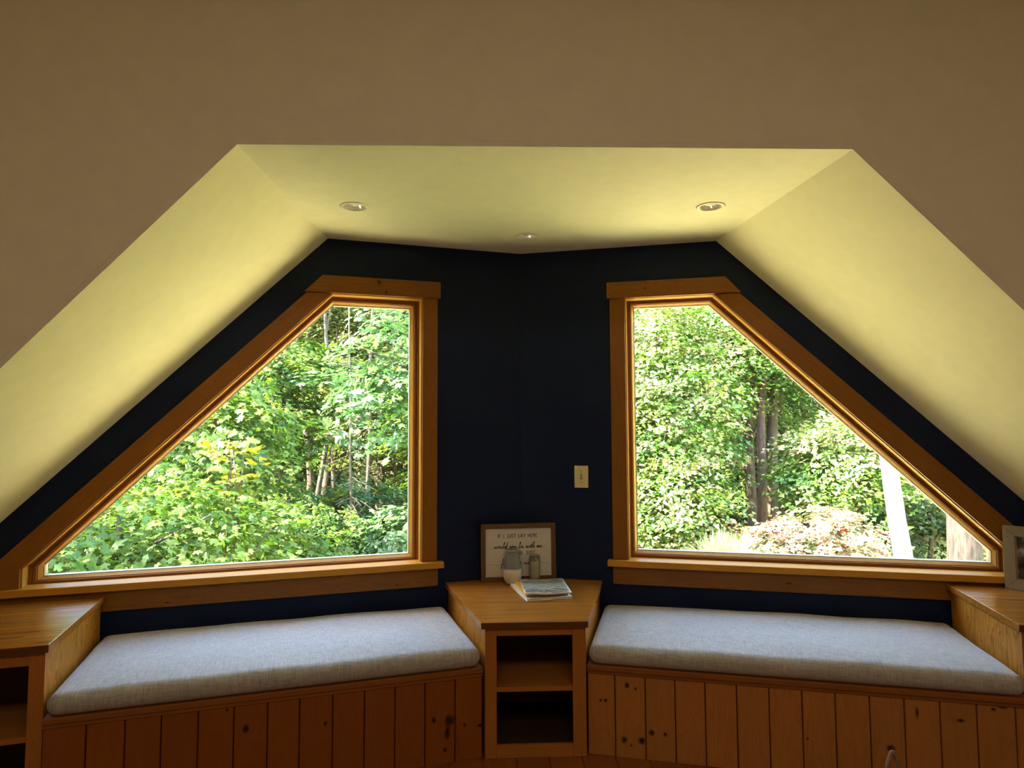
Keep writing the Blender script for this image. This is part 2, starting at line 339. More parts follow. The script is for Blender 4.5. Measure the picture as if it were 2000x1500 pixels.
for side in (-1, 1):
    loc, rz = wall_local(side)
    wn = setting('window_1' if side < 0 else 'window_2', loc, rz, 'trapezoid %s window in amber pine casing' % ('left' if side < 0 else 'right'))
    op = OPEN[side]; gp = GLASS[side]
    def at(poly, y): return [(side * u, y, z) for u, z in poly]
    def lerp(t): return [(a[0] + (b[0] - a[0]) * t, a[1] + (b[1] - a[1]) * t) for a, b in zip(op, gp)]
    # jamb lining, five boards
    og = grow(op, 0.012); m = len(op); names = ['head_jamb', 'side_jamb', 'sill', 'end_jamb', 'rake_jamb']
    for i in range(m):
        j = (i + 1) % m; nm = names[i]
        pts = [op[i], op[j], og[j], og[i]]
        if nm == 'sill': continue
        mat = {'head_jamb': M_JAMB, 'side_jamb': M_JAMB, 'end_jamb': M_JAMB, 'rake_jamb': M_JAMB}[nm]
        link(nm, prism([(side * a, b) for a, b in pts], 0.001, TH, 'xz'), mat, wn)
    # sash: stepped frame toward the glass
    prof1 = [(0.0, 0.150), (0.0, 0.072), (0.26, 0.072), (0.26, 0.079), (0.33, 0.082), (0.33, 0.150)]
    prof2 = [(0.33, 0.150), (0.33, 0.086), (0.36, 0.077), (0.62, 0.077), (0.62, 0.086), (0.68, 0.088), (0.68, 0.150)]
    prof3 = [(0.68, 0.150), (0.68, 0.092), (0.72, 0.090), (1.0, 0.106), (1.0, 0.150)]
    for nm, pf, mt in (('window_frame', prof1, M_SASH), ('sash', prof2, M_SASH), ('glazing_bead', prof3, M_JAMB)):
        lp = [at(lerp(t), y) for t, y in pf]
        link(nm, ring(lp + [lp[0]]), mt, wn)
    g2 = [(u, z) for u, z in grow(gp, 0.004)]
    link('window_pane', prism([(side * u, z) for u, z in g2], 0.112, 0.116, 'xz'), M_GLASS, wn)
    link('spacer_bar', ring([at(gp, 0.1165), at(grow(gp, -0.005), 0.1165), at(grow(gp, -0.005), 0.122), at(gp, 0.122), at(gp, 0.1165)]), M_SPACER, wn)
    # casing
    def board(nm, poly, y0, y1, mat, bev=0.0018): return link(nm, prism([(side * u, z) for u, z in poly], y0, y1, 'xz'), mat, wn, bevel=bev)
    g = 0.006; ou = op[1][0]; ap = op[0]; en = op[3][0]; sh = op[4][1]
    if side < 0: hd = [(0.487, 2.187), (0.487, 2.282), (1.135, 2.282), (1.230, 2.187)]
    else: hd = [(0.513, 2.189), (0.513, 2.282), (1.168, 2.282), (1.249, 2.189)]
    rk_mat = M_TRIML if side < 0 else M_TRIMR
    board('head_casing', hd, -0.026, 0.0, M_TRIM)
    sb = 0.713
    board('side_casing', [(ou - 0.091, sb), (ou - g, sb), (ou - g, 2.187), (ou - 0.091, 2.187)], -0.019, 0.0, M_TRIMV)
    o1 = (1.216, 2.185) if side < 0 else (1.241, 2.187)
    o2 = (2.557, 0.849) if side < 0 else (2.496, 0.961)
    k = (o1[1] - o2[1]) / (o2[0] - o1[0]); o3 = (o2[0] + (o2[1] - sb) / k, sb)
    board('rake_casing', [(ap[0] + 0.004, 2.186), o1, o3, (en + g, sb), (en + g, sh + 0.003)], -0.019, 0.0, rk_mat)
    # stool, apron
    s0 = 0.468 if side < 0 else 0.500
    bm = prism([(side * s0, -0.048), (side * 2.66, -0.048), (side * 2.66, -0.0005), (side * (en + 0.001), -0.0005), (side * (en + 0.001), 0.075), (side * (ou - 0.001), 0.075), (side * (ou - 0.001), -0.0005), (side * s0, -0.0005)], 0.678, sb - 0.0005, 'xy')
    link('stool', bm, M_JAMB if False else wood('stool_pine', (0.60, 0.270, 0.035), (0.42, 0.165, 0.016), (1, 0, 0), rough=0.4, contrast=0.6, spec=0.12) if side < 0 else bpy.data.materials['stool_pine'], wn, bevel=0.003)
    board('apron', [(s0 + 0.028, 0.578), (2.60, 0.578), (2.60, 0.6775), (s0 + 0.028, 0.6775)], -0.018, 0.0, M_TRIM)
    link('exterior_casing', ring([at(grow(gp, 0.11), TH + 0.02), at(grow(gp, 0.0), TH + 0.02), at(grow(gp, 0.0), 0.15), at(grow(gp, 0.11), 0.15), at(grow(gp, 0.11), TH + 0.02)]), M_OUT, wn)

# ------------------------------------------------------------------ recessed lights
M_WHITE = plain('white_trim', (0.80, 0.74, 0.60), 0.45)
M_BAFFLE = plain('can_baffle', (0.45, 0.41, 0.33), 0.5)
M_LENS = plain('bulb_face', (0.85, 0.80, 0.66), 0.7, spec=0.2)
LL = ['recessed ceiling light above the left window', 'recessed ceiling light nearest the dark centre corner', 'recessed ceiling light above the right window']
def spot(x, y, label):
    t = thing('recessed_light', label, 'light', (x, y, CEIL), 0, 'recessed lights in the flat ceiling')
    link('trim_ring', lathe([(0.048, 0.004), (0.050, -0.004), (0.062, -0.005), (0.067, -0.002), (0.067, 0.0)], 48, cap=False), M_WHITE, t, True)
    link('baffle', lathe([(0.050, 0.0), (0.047, 0.02), (0.044, 0.048), (0.044, 0.06)], 48, cap=False), M_BAFFLE, t, True)
    link('bulb', lathe([(0.036, 0.055), (0.034, 0.022), (0.026, 0.011), (0.013, 0.006), (0.001, 0.005)], 40), M_LENS, t, True)
for (x, y), lb in zip(LIGHTS, LL): spot(x, y, lb)

# ------------------------------------------------------------------ benches
def bench(side, x0, x1, yf, seams, mat, label):
    loc, rz = wall_local(side)
    t = thing('window_bench', label, 'bench', loc, rz, 'built-in window benches')
    a, b = min(x0, x1), max(x0, x1)
    link('seat_board', box(a, b, yf - 0.010, -0.004, 0.366, 0.390), M_RAIL, t, bevel=0.003)
    link('top_rail', box(a, b, yf - 0.004, yf + 0.012, 0.350, 0.3655), M_RAIL, t, bevel=0.002)
    link('carcass', box(a + 0.002, b - 0.002, yf + 0.017, -0.004, 0.0, 0.3655), M_INNER, t)
    s = sorted(seams)
    for p, q in zip(s, s[1:]):
        g = 0.0016; c = 0.004; h0, h1 = 0.001, 0.3495
        # board with chamfered long edges (V joint)
        bm = bmesh.new(); sec = [(p + g, yf + 0.016), (p + g, yf + c), (p + g + c * .7, yf), (q - g - c * .7, yf), (q - g, yf + c), (q - g, yf + 0.016)]
        link('plank', prism(sec, h0, h1, 'xy', bm=bm), mat, t)
    return t
seL = [2.128, 1.987, 1.858, 1.734, 1.604, 1.474, 1.348, 1.225, 1.094, 0.965, 0.837, 0.708, 0.575, 0.452]
seR = [0.471, 0.593, 0.725, 0.853, 0.979, 1.109, 1.239, 1.369, 1.497, 1.627, 1.755, 1.884, 2.014, 2.148, 2.20]
bench(-1, -2.128, -0.452, -0.787, [-v for v in seL], M_PLK_L, 'built-in pine bench of vertical boards under the left window')
bench(1, 0.471, 2.198, -0.768, seR[:-1] + [2.197], M_PLK_R, 'built-in knotty pine bench of vertical boards under the right window')

# cushions
m_, n_, l_, out_ = newmat('linen_fabric'); p_ = n_.new('ShaderNodeBsdfPrincipled'); l_.new(p_.outputs[0], out_.inputs[0])
tc = n_.new('ShaderNodeTexCoord')
def stretched(sx, sy, sz, scale):
    mp = n_.new('ShaderNodeMapping'); mp.inputs['Scale'].default_value = (sx, sy, sz); l_.new(tc.outputs['Object'], mp.inputs['Vector'])
    z = n_.new('ShaderNodeTexNoise'); z.inputs['Scale'].default_value = scale; z.inputs['Detail'].default_value = 3; l_.new(mp.outputs[0], z.inputs['Vector']); return z.outputs[0]
wa = stretched(1, 12, 12, 22); wb = stretched(14, 1, 1, 22)
wv = maths(n_, l_, 'ADD', maths(n_, l_, 'MULTIPLY', wa, 0.5), maths(n_, l_, 'MULTIPLY', wb, 0.5))
rp = ramp(n_, [(0.36, (0.27, 0.245, 0.210)), (0.50, (0.37, 0.340, 0.300)), (0.64, (0.47, 0.44, 0.395))]); l_.new(wv, rp.inputs[0])
l_.new(rp.outputs[0], p_.inputs['Base Color']); p_.inputs['Roughness'].default_value = 0.85; p_.inputs['Sheen Weight'].default_value = 0.25
b_ = n_.new('ShaderNodeBump'); b_.inputs['Strength'].default_value = 0.35; b_.inputs['Distance'].default_value = 0.001; l_.new(wv, b_.inputs['Height']); l_.new(b_.outputs[0], p_.inputs['Normal'])
M_LINEN = m_
from mathutils import noise as mno
def cushion(side, x0, x1, y0, y1, z0, h, label, seed):
    loc, rz = wall_local(side)
    me = bpy.data.meshes.new('seat_cushion'); bm = bmesh.new()
    a, b = min(x0, x1), max(x0, x1); NX, NY, NZ = 220, 70, 14; r = 0.040
    L, Wd = b - a, y1 - y0
    vs = {}
    def key(i, j, k): return (i, j, k)
    def vert(i, j, k):
        if (i, j, k) in vs: return vs[(i, j, k)]
        # spacing concentrated at the borders
        def sp(t): return 0.5 - 0.5 * math.cos(math.pi * t) if True else t
        u, v, w_ = i / NX, sp(j / NY), k / NZ
        u = 0.85 * u + 0.15 * sp(u)
        P = Vector((u * L, v * Wd, w_ * h)); C = Vector((min(max(P.x, r), L - r), min(max(P.y, r), Wd - r), min(max(P.z, r * .98), h - r * .98)))
        d = P - C
        # map the cube shell to a rounded box
        if d.length > 1e-7: P = C + d.normalized() * min(r, max(abs(d.x), abs(d.y), abs(d.z)) * 1.0 if max(abs(d.x), abs(d.y), abs(d.z)) < r * 0.98 else r)
        cu, cv = 2 * P.x / L - 1, 2 * P.y / Wd - 1
        top = max(0.0, (P.z / h - 0.45) / 0.55)
        P.z += top * (0.020 * (1 - abs(cu) ** 5) * (1 - abs(cv) ** 3) - 0.004)
        # pulled in seams at mid height, slight bulge of the boxing
        edge = max(0.0, 1 - (Wd * (1 - abs(cv)) / 2) / 0.05)
        ny = mno.noise(Vector((P.x * 9 + seed, 0.7, P.z * 3))) * 0.7 + mno.noise(Vector((P.x * 26 + seed, 3.1, P.z * 6))) * 0.4
        fr_ = max(0.0, 1 - P.y / 0.16)
        P.z += top * fr_ * ny * 0.007
        P.y += -0.006 * ny * max(0, 1 - P.y / 0.05) * (0.4 + 0.6 * top) if cv < 0 else 0
        P.z += top * 0.006 * mno.noise(Vector((P.x * 3.0 + seed, P.y * 3.5, 0)))
        # soft dimples
        bmv = bm.verts.new((a + P.x, y0 + P.y, z0 + P.z)); vs[(i, j, k)] = bmv; return bmv
    def quad(c): bm.faces.new([vert(*p) for p in c])
    for i in range(NX):
        for j in range(NY):
            for k in (0, NZ): quad([(i, j, k), (i + 1, j, k), (i + 1, j + 1, k), (i, j + 1, k)])
        for k in range(NZ):
            for j in (0, NY): quad([(i, j, k), (i + 1, j, k), (i + 1, j, k + 1), (i, j, k + 1)])
    for j in range(NY):
        for k in range(NZ):
            for i in (0, NX): quad([(i, j, k), (i, j + 1, k), (i, j + 1, k + 1), (i, j, k + 1)])
    o = link('seat_cushion', bm, M_LINEN, None, True); o.location = loc; o.rotation_euler.z = rz
    return tag(o, label, 'cushion', 'bench cushions')
cushion(-1, -2.121, -0.460, -0.805, -0.02, 0.3905, 0.086, 'long grey linen cushion on the bench under the left window', 1.3)
cushion(1, 0.478, 2.190, -0.785, -0.02, 0.3905, 0.086, 'long grey linen cushion on the bench under the right window', 8.1)

# ------------------------------------------------------------------ centre cabinet
YF = 3.03
def to2(x, y, z=None): return (x, y)
cc = thing('corner_cabinet', 'pine corner cabinet with two open shelves between the two benches', 'cabinet', (0.218, YF, 0))
def LC(p): return (p[0] - 0.218, p[1] - YF)
fl_, fr_ = -0.225, 0.226      # face frame in x, local
link('stile', box(fl_, fl_ + 0.052, 0, 0.020, 0, 0.5595), M_FRAMEW, cc, bevel=0.0015)
link('stile', box(fr_ - 0.060, fr_, 0, 0.020, 0, 0.5595), M_FRAMEW, cc, bevel=0.0015)
M_RAILH = wood('cabinet_rail', (0.44, 0.165, 0.030), (0.30, 0.095, 0.014), (1, 0, 0), rough=0.4, contrast=0.6)
link('top_rail', box(fl_ + 0.0525, fr_ - 0.0605, 0.001, 0.020, 0.526, 0.5595), M_RAILH, cc, bevel=0.001)
link('bottom_rail', box(fl_ + 0.0525, fr_ - 0.0605, 0.001, 0.020, 0.0, 0.053), M_RAILH, cc, bevel=0.001)
# plan of the body: sides run square to the window walls
def side_line(side, u, y): # local wall coords -> cabinet local
    p = W(side, u, y); return LC(p)
Lb, Rb = side_line(-1, 0.436, -0.012), side_line(1, 0.452, -0.012)
Lf, Rf = (fl_ + 0.001, 0.0205), (fr_ - 0.001, 0.0205)
def panel(nm, p, q, th, z0, z1, mat):
    d = Vector((q[0] - p[0], q[1] - p[1])).normalized(); nn = Vector((-d.y, d.x)) * th
    return link(nm, prism([p, q, (q[0] + nn.x, q[1] + nn.y), (p[0] + nn.x, p[1] + nn.y)], z0, z1, 'xy'), mat, cc)
panel('side_panel', Lf, Lb, -0.018, 0, 0.5595, M_SIDE)
panel('side_panel', Rf, Rb, 0.018, 0, 0.5595, M_SIDE)
corn = LC((CX, CY - 0.015))
ins = lambda p, s: (p[0] + s * 0.02, p[1])
inner = [ins(Lf, 1), ins(Rf, -1), ins(Rb, -1), corn, ins(Lb, 1)]
link('shelf', prism([(fl_ + 0.02, 0.021), (fr_ - 0.02, 0.021), (0.19, 0.47), (-0.19, 0.47)], 0.283, 0.3035, 'xy'), M_RAILH, cc)
link('shelf_edge', box(fl_ + 0.0525, fr_ - 0.0605, 0.003, 0.0208, 0.283, 0.3035), M_RAILH, cc)
link('bottom_board', prism([(fl_ + 0.02, 0.021), (fr_ - 0.02, 0.021), (0.19, 0.47), (-0.19, 0.47)], 0.030, 0.050, 'xy'), M_INNER, cc)
link('back_panel', box(-0.30, 0.30, 0.472, 0.482, 0.0, 0.5595), M_INNER, cc)
tp = [LC((-0.024, 3.016)), LC((0.454, 3.016)), LC(W(1, 0.467, -0.002)), LC((CX, CY - 0.004)), LC(W(-1, 0.451, -0.002))]
top = link('cabinet_top', prism(tp, 0.560, 0.590, 'xy'), M_TOP, cc, bevel=0.003)
link('edge_shade_strip', box(tp[0][0] + 0.001, tp[1][0] - 0.001, tp[0][1] - 0.0012, tp[0][1] - 0.0001, 0.5605, 0.5875), M_EDGE_SHADE, cc)  # thin strip carrying the painted shade of the front edge

# side cabinets
def side_cabinet(side, xin, xout, yf, ztop, label):
    loc, rz = wall_local(side); t = thing('end_cabinet', label, 'cabinet', loc, rz, 'end cabinets with open shelves')
    s = side
    def bx(nm, u0, u1, y0, y1, z0, z1, mat, bev=0.0): return link(nm, box(min(s * u0, s * u1), max(s * u0, s * u1), y0, y1, z0, z1), mat, t, bevel=bev)
    zb = ztop - 0.030
    bx('stile', xin, xin + 0.052, yf, yf + 0.02, 0, zb - 0.0005, M_FRAMEW, 0.0015)
    bx('stile', xout - 0.052, xout, yf, yf + 0.02, 0, zb - 0.0005, M_FRAMEW, 0.0015)
    bx('top_rail', xin + 0.0525, xout - 0.0525, yf + 0.001, yf + 0.02, zb - 0.045, zb - 0.0005, M_RAILH)
    bx('bottom_rail', xin + 0.0525, xout - 0.0525, yf + 0.001, yf + 0.02, 0, 0.055, M_RAILH)
    bx('side_panel', xin + 0.0005, xin + 0.018, yf + 0.0205, -0.021, 0, zb - 0.0005, M_SIDE)
    bx('side_panel', xout - 0.018, xout - 0.0005, yf + 0.0205, -0.021, 0, zb - 0.0005, M_SIDE)
    bx('back_panel', xin + 0.019, xout - 0.019, -0.36, -0.35, 0, zb - 0.0005, M_INNER)
    bx('shelf', xin + 0.019, xout - 0.019, yf + 0.021, -0.362, 0.293, 0.315, M_RAILH)
    bx('bottom_board', xin + 0.019, xout - 0.019, yf + 0.021, -0.362, 0.032, 0.052, M_INNER)
    bx('cabinet_top', xin - 0.014, xout + 0.014, yf - 0.015, -0.0195, zb, ztop, M_TOP, 0.003)
    bx('edge_shade_strip', xin - 0.013, xout + 0.013, yf - 0.0162, yf - 0.0151, zb + 0.0005, ztop - 0.0025, M_EDGE_SHADE)
side_cabinet(-1, 2.135, 2.74, -0.760, 0.652, 'pine end cabinet with open shelves at the left edge, beside the left cushion')
side_cabinet(1, 2.205, 2.74, -0.715, 0.660, 'pine end cabinet at the right edge, below the small photo frame')

# ------------------------------------------------------------------ light switch
loc, rz = wall_local(1)
M_PLATE = plain('ivory_plastic', (0.70, 0.60, 0.33), 0.4); M_SCREW = plain('plate_screw', (0.25, 0.19, 0.09), 0.4)
px, pz = 0.3535, 1.1695
sp_ = W(1, px, 0.0)
t = thing('light_switch', 'ivory toggle light switch plate on the navy wall', 'switch', (sp_[0], sp_[1], pz), rz)
link('switch_plate', box(-0.040, 0.040, -0.006, 0.0, -0.0625, 0.0625), M_PLATE, t, bevel=0.003)
link('toggle_slot', box(-0.0058, 0.0058, -0.0066, -0.0061, -0.014, 0.014), M_SCREW, t)
bm = bmesh.new(); bmesh.ops.create_cube(bm, size=1); bmesh.ops.scale(bm, vec=(0.007, 0.016, 0.010), verts=bm.verts); bmesh.ops.rotate(bm, cent=(0, 0, 0), matrix=Matrix.Rotation(R(-28), 3, 'X'), verts=bm.verts); bmesh.ops.translate(bm, vec=(0, -0.0125, 0.001), verts=bm.verts)
link('toggle', bm, M_PLATE, t, bevel=0.001)
for z in (-0.030, 0.030): link('screw', lathe([(0.0032, 0), (0.0032, 0.0008)], 16), M_SCREW, t).matrix_local = Matrix.Translation((0, -0.0061, z)) @ Matrix.Rotation(R(90), 4, 'X')

# ------------------------------------------------------------------ framed sign
bl, br = Vector((-0.030, 3.785, 0.5905)), Vector((0.396, 3.832, 0.5905))
SW, SH = (br - bl).length, 0.318
sg = thing('framed_sign', 'brown wood framed lettered sign leaning in the corner behind the vase', 'sign', (bl + br) / 2, math.atan2(br.y - bl.y, br.x - bl.x))
sg.rotation_euler.x = R(-3.0)
M_SF = wood('sign_frame_wood', (0.17, 0.085, 0.03), (0.075, 0.03, 0.009), (1, 0, 0), rough=0.5, contrast=1.1)
M_SFV = wood('sign_frame_wood_upright', (0.17, 0.085, 0.03), (0.075, 0.03, 0.009), (0, 0, 1), rough=0.5, contrast=1.1)
fw = 0.026; hw = SW / 2
for nm, poly, mt in (('frame_bar', [(-hw, 0), (hw, 0), (hw - fw, fw), (-hw + fw, fw)], M_SF), ('frame_bar', [(-hw, SH), (hw, SH), (hw - fw, SH - fw), (-hw + fw, SH - fw)], M_SF),
                     ('frame_bar', [(-hw, 0), (-hw + fw, fw), (-hw + fw, SH - fw), (-hw, SH)], M_SFV), ('frame_bar', [(hw, 0), (hw - fw, fw), (hw - fw, SH - fw), (hw, SH)], M_SFV)):
    link(nm, prism(poly, -0.009, 0.009, 'xz'), mt, sg, bevel=0.001)
link('sign_board', box(-hw + fw - 0.003, hw - fw + 0.003, 0.0, 0.005, fw - 0.003, SH - fw + 0.003), plain('sign_board_white', (0.62, 0.57, 0.53), 0.7, bump=0.3, bscale=120), sg)
CAPS = {'I': (.12, [[(.06, 0), (.06, 1)]]), 'F': (.5, [[(.05, 0), (.05, 1), (.5, 1)], [(.05, .52), (.42, .52)]]), 'J': (.32, [[(.25, 1), (.25, -.18), (.05, -.2)]]),
        'U': (.58, [[(.05, 1), (.05, .25), (.15, .04), (.29, 0), (.43, .04), (.53, .25), (.53, 1)]]), 'S': (.5, [[(.47, .85), (.36, .98), (.2, 1), (.06, .86), (.08, .66), (.25, .53), (.42, .42), (.46, .2), (.36, .04), (.18, 0), (.03, .13)]]),
        'T': (.56, [[(0, 1), (.56, 1)], [(.28, 0), (.28, 1)]]), 'L': (.42, [[(.05, 1), (.05, 0), (.42, 0)]]), 'A': (.62, [[(0, 0), (.31, 1), (.62, 0)], [(.12, .36), (.5, .36)]]),
        'Y': (.56, [[(0, 1), (.28, .5), (.56, 1)], [(.28, 0), (.28, .5)]]), 'H': (.58, [[(.05, 0), (.05, 1)], [(.53, 0), (.53, 1)], [(.05, .5), (.53, .5)]]),
        'E': (.5, [[(.48, 0), (.05, 0), (.05, 1), (.48, 1)], [(.05, .52), (.42, .52)]]), 'R': (.54, [[(.05, 0), (.05, 1), (.34, 1), (.48, .9), (.48, .68), (.34, .54), (.05, .54)], [(.28, .54), (.52, 0)]]),
        'N': (.6, [[(.05, 0), (.05, 1), (.55, 0), (.55, 1)]]), 'D': (.58, [[(.05, 0), (.05, 1), (.26, 1), (.48, .84), (.55, .5), (.48, .16), (.26, 0), (.05, 0)]]), ' ': (.5, [])}
SCR = {'w': (1.15, [[(0, .1), (.15, .9), (.25, .1), (.4, .1), (.52, .8), (.6, .1), (.8, .1), (.95, .9), (1.15, .7)]]),
       'o': (.65, [[(0, .7), (.28, .95), (.06, .6), (.1, .08), (.4, .05), (.5, .6), (.3, .95), (.65, .75)]]), 'u': (.75, [[(0, .75), (.1, .1), (.35, .05), (.5, .9), (.52, .1), (.75, .1)]]),
       'l': (.55, [[(0, .1), (.35, 1.6), (.48, 2.7), (.3, 2.5), (.2, .3), (.35, 0), (.55, .1)]]), 'd': (.95, [[(0, .1), (.5, .8), (.2, .95), (.05, .4), (.15, 0), (.45, .3), (.82, 2.9), (.6, .3), (.62, -.8), (.95, .1)]]),
       'y': (.75, [[(0, .1), (.05, .9), (.15, .2), (.38, .15), (.55, .9), (.45, -.6), (.2, -1.2), (.05, -.9), (.4, -.1), (.75, .1)]]), 'i': (.45, [[(0, .1), (.2, .9), (.2, .1), (.45, .1)], [(.24, 1.4), (.27, 1.5)]]),
       'e': (.6, [[(0, .1), (.32, .7), (.25, .95), (.05, .6), (.15, .05), (.45, .05), (.6, .1)]]), 't': (.5, [[(0, .1), (.28, 2.0), (.2, .2), (.35, 0), (.5, .1)], [(-.1, 1.2), (.6, 1.35)]]),
       'h': (.7, [[(0, .1), (.38, 2.4), (.25, 2.6), (.1, 0), (.25, .8), (.45, .85), (.48, .1), (.7, .1)]]), 'm': (.95, [[(0, .1), (.05, .8), (.1, 0), (.25, .85), (.38, .8), (.4, 0), (.55, .85), (.68, .8), (.72, .1), (.95, .1)]]),
       'f': (.5, [[(0, .1), (.4, 2), (.38, 2.7), (.2, 2.2), (.15, -1), (.0, -1.5), (-.12, -1.0), (.3, .1), (.5, .1)]]), 'r': (.55, [[(0, .1), (.1, .9), (.3, .75), (.35, .1), (.55, .1)]]),
       'g': (.7, [[(0, .1), (.4, .85), (.12, .85), (.05, .2), (.35, .2), (.47, .9), (.4, -1), (.12, -1.3), (.3, -.3), (.7, .1)]]), ' ': (.6, [])}
def smooth_path(p, k=5):
    if len(p) < 3: return p
    out = []; q = [p[0]] + list(p) + [p[-1]]
    for i in range(1, len(q) - 2):
        p0, p1, p2, p3 = q[i - 1], q[i], q[i + 1], q[i + 2]
        for s in range(k):
            t = s / k; out.append(tuple(0.5 * (2 * p1[a] + (p2[a] - p0[a]) * t + (2 * p0[a] - 5 * p1[a] + 4 * p2[a] - p3[a]) * t * t + (3 * p1[a] - p0[a] - 3 * p2[a] + p3[a]) * t ** 3) for a in (0, 1)))
    return out + [p[-1]]
def strokes(font, txt, x0, x1, zb, h, gap, script=False):
    tot = sum(font[c][0] for c in txt) + gap * (len(txt) - 1); k = (x1 - x0) / tot; out = []; x = 0
    for c in txt:
        for st in font[c][1]:
            pts = [(x0 + (x + a) * k + (b * h * 0.12 if script else 0), zb + b * h) for a, b in st]; out.append(smooth_path(pts) if script else pts)
        x += font[c][0] + gap
    return out
def ribbon(paths, wdt, y, nm, mat, par):
    bm = bmesh.new()
    for p in paths:
        for a, b in zip(p, p[1:]):
            d = Vector((b[0] - a[0], b[1] - a[1]))
            if d.length < 1e-6: continue
            d.normalize(); e = d * wdt * .35; nn = Vector((-d.y, d.x)) * wdt / 2
            q = [(a[0] - e.x + nn.x, a[1] - e.y + nn.y), (b[0] + e.x + nn.x, b[1] + e.y + nn.y), (b[0] + e.x - nn.x, b[1] + e.y - nn.y), (a[0] - e.x - nn.x, a[1] - e.y - nn.y)]
            f0 = [bm.verts.new((x_, y, z_)) for x_, z_ in q]; f1 = [bm.verts.new((x_, y + 0.0008, z_)) for x_, z_ in q]
            bm.faces.new(f0); bm.faces.new(f1)
            for i in range(4): bm.faces.new([f0[i], f0[(i + 1) % 4], f1[(i + 1) % 4], f1[i]])
    return link(nm, bm, mat, par)
M_INK = plain('black_ink', (0.012, 0.011, 0.012), 0.5)
ribbon(strokes(CAPS, 'IF I JUST LAY HERE', -0.117, 0.108, 0.241, 0.0185, 0.22), 0.0026, -0.001, 'lettering', M_INK, sg)
s2 = strokes(SCR, 'would you lie with me', -0.138, 0.135, 0.182, 0.0120, 0.0, True)
ribbon(s2, 0.0028, -0.001, 'lettering', M_INK, sg)
for q_ in ([(-0.166, .186), (-.152, .181), (-.138, .184)], [(0.135, .184), (.15, .189), (.166, .184)]): ribbon([smooth_path(q_)], 0.0009, -0.001, 'flourish', M_INK, sg)
ribbon(strokes(CAPS, 'AND JUST', -0.020, 0.094, 0.145, 0.0185, 0.22), 0.0026, -0.001, 'lettering', M_INK, sg)
ribbon(strokes(SCR, 'forget the world', -0.098, 0.108, 0.090, 0.0125, 0.0, True), 0.0025, -0.001, 'lettering', M_INK, sg)
for q_ in ([(-0.168, .090), (-.150, .096), (-.125, .088), (-.098, .091)], [(0.108, .091), (.125, .101), (.145, .096), (.170, .090)]): ribbon([smooth_path(q_)], 0.0011, -0.001, 'flourish', M_INK, sg)

# ------------------------------------------------------------------ vase, candle, books
m_, n_, l_, out_ = newmat('stoneware'); p_ = n_.new('ShaderNodeBsdfPrincipled'); l_.new(p_.outputs[0], out_.inputs[0]); p_.inputs['Roughness'].default_value = 0.5
tc = n_.new('ShaderNodeTexCoord'); sx = n_.new('ShaderNodeSeparateXYZ'); l_.new(tc.outputs['Object'], sx.inputs[0])
nz = n_.new('ShaderNodeTexNoise'); nz.inputs['Scale'].default_value = 30; l_.new(tc.outputs['Object'], nz.inputs['Vector'])
zz = maths(n_, l_, 'ADD', sx.outputs[2], maths(n_, l_, 'MULTIPLY', nz.outputs[0], 0.006))
up_ = maths(n_, l_, 'GREATER_THAN', zz, 0.089)
wv_ = maths(n_, l_, 'SINE', maths(n_, l_, 'MULTIPLY', zz, 620.0)); wv2 = maths(n_, l_, 'ADD', maths(n_, l_, 'MULTIPLY', wv_, 0.5), 0.5)
gg = mixc(n_, l_, (0.11, 0.12, 0.11), (0.30, 0.30, 0.26), wv2); cc_ = mixc(n_, l_, (0.60, 0.52, 0.38), gg, up_); l_.new(cc_, p_.inputs['Base Color'])
prof = [(0.026, 0.0), (0.034, 0.003), (0.046, 0.022), (0.0525, 0.045), (0.054, 0.070), (0.051, 0.090)]
z = 0.092
for k in range(14):
    t = k / 13; r0 = 0.0495 - 0.014 * (t ** 1.3); prof += [(r0, z), (r0 + 0.0012, z + 0.0028)]; z += 0.0062
prof += [(0.0385, 0.181), (0.042, 0.187), (0.0425, 0.192), (0.039, 0.194), (0.036, 0.190), (0.033, 0.175), (0.040, 0.12), (0.040, 0.03), (0.001, 0.02)]
v = link('vase', lathe(prof, 48), m_, None, True); v.location = (0.144, 3.745, 0.5905); v.scale = (0.99, 0.99, 0.965)
tag(v, 'stoneware vase with grey ribbed top and cream base in front of the sign', 'vase')
m_, n_, l_, out_ = newmat('clear_glass'); g_ = n_.new('ShaderNodeBsdfGlass'); g_.inputs['IOR'].default_value = 1.45; g_.inputs['Roughness'].default_value = 0.02; t_ = n_.new('ShaderNodeBsdfTransparent'); x_ = n_.new('ShaderNodeMixShader'); x_.inputs[0].default_value = 0.35
l_.new(t_.outputs[0], x_.inputs[1]); l_.new(g_.outputs[0], x_.inputs[2]); l_.new(x_.outputs[0], out_.inputs[0])
cn = thing('candle_jar', 'cream candle in a clear glass tumbler in front of the sign', 'candle', (0.270, 3.775, 0.5905))
link('glass_jar', lathe([(0.024, 0.0), (0.0275, 0.004), (0.031, 0.04), (0.0335, 0.09), (0.0335, 0.120), (0.0305, 0.150), (0.0290, 0.150), (0.0310, 0.120), (0.0312, 0.09), (0.0288, 0.04), (0.0255, 0.008), (0.001, 0.007)], 40), m_, cn, True)
link('wax', lathe([(0.001, 0.0072), (0.0250, 0.0085), (0.0283, 0.04), (0.0306, 0.09), (0.0306, 0.112), (0.001, 0.111)], 40), plain('cream_wax', (0.85, 0.76, 0.50), 0.45), cn, True)
link('wick', tube([(0, 0, 0.111), (0.001, 0, 0.122)], 0.001, 6), M_INK, cn)

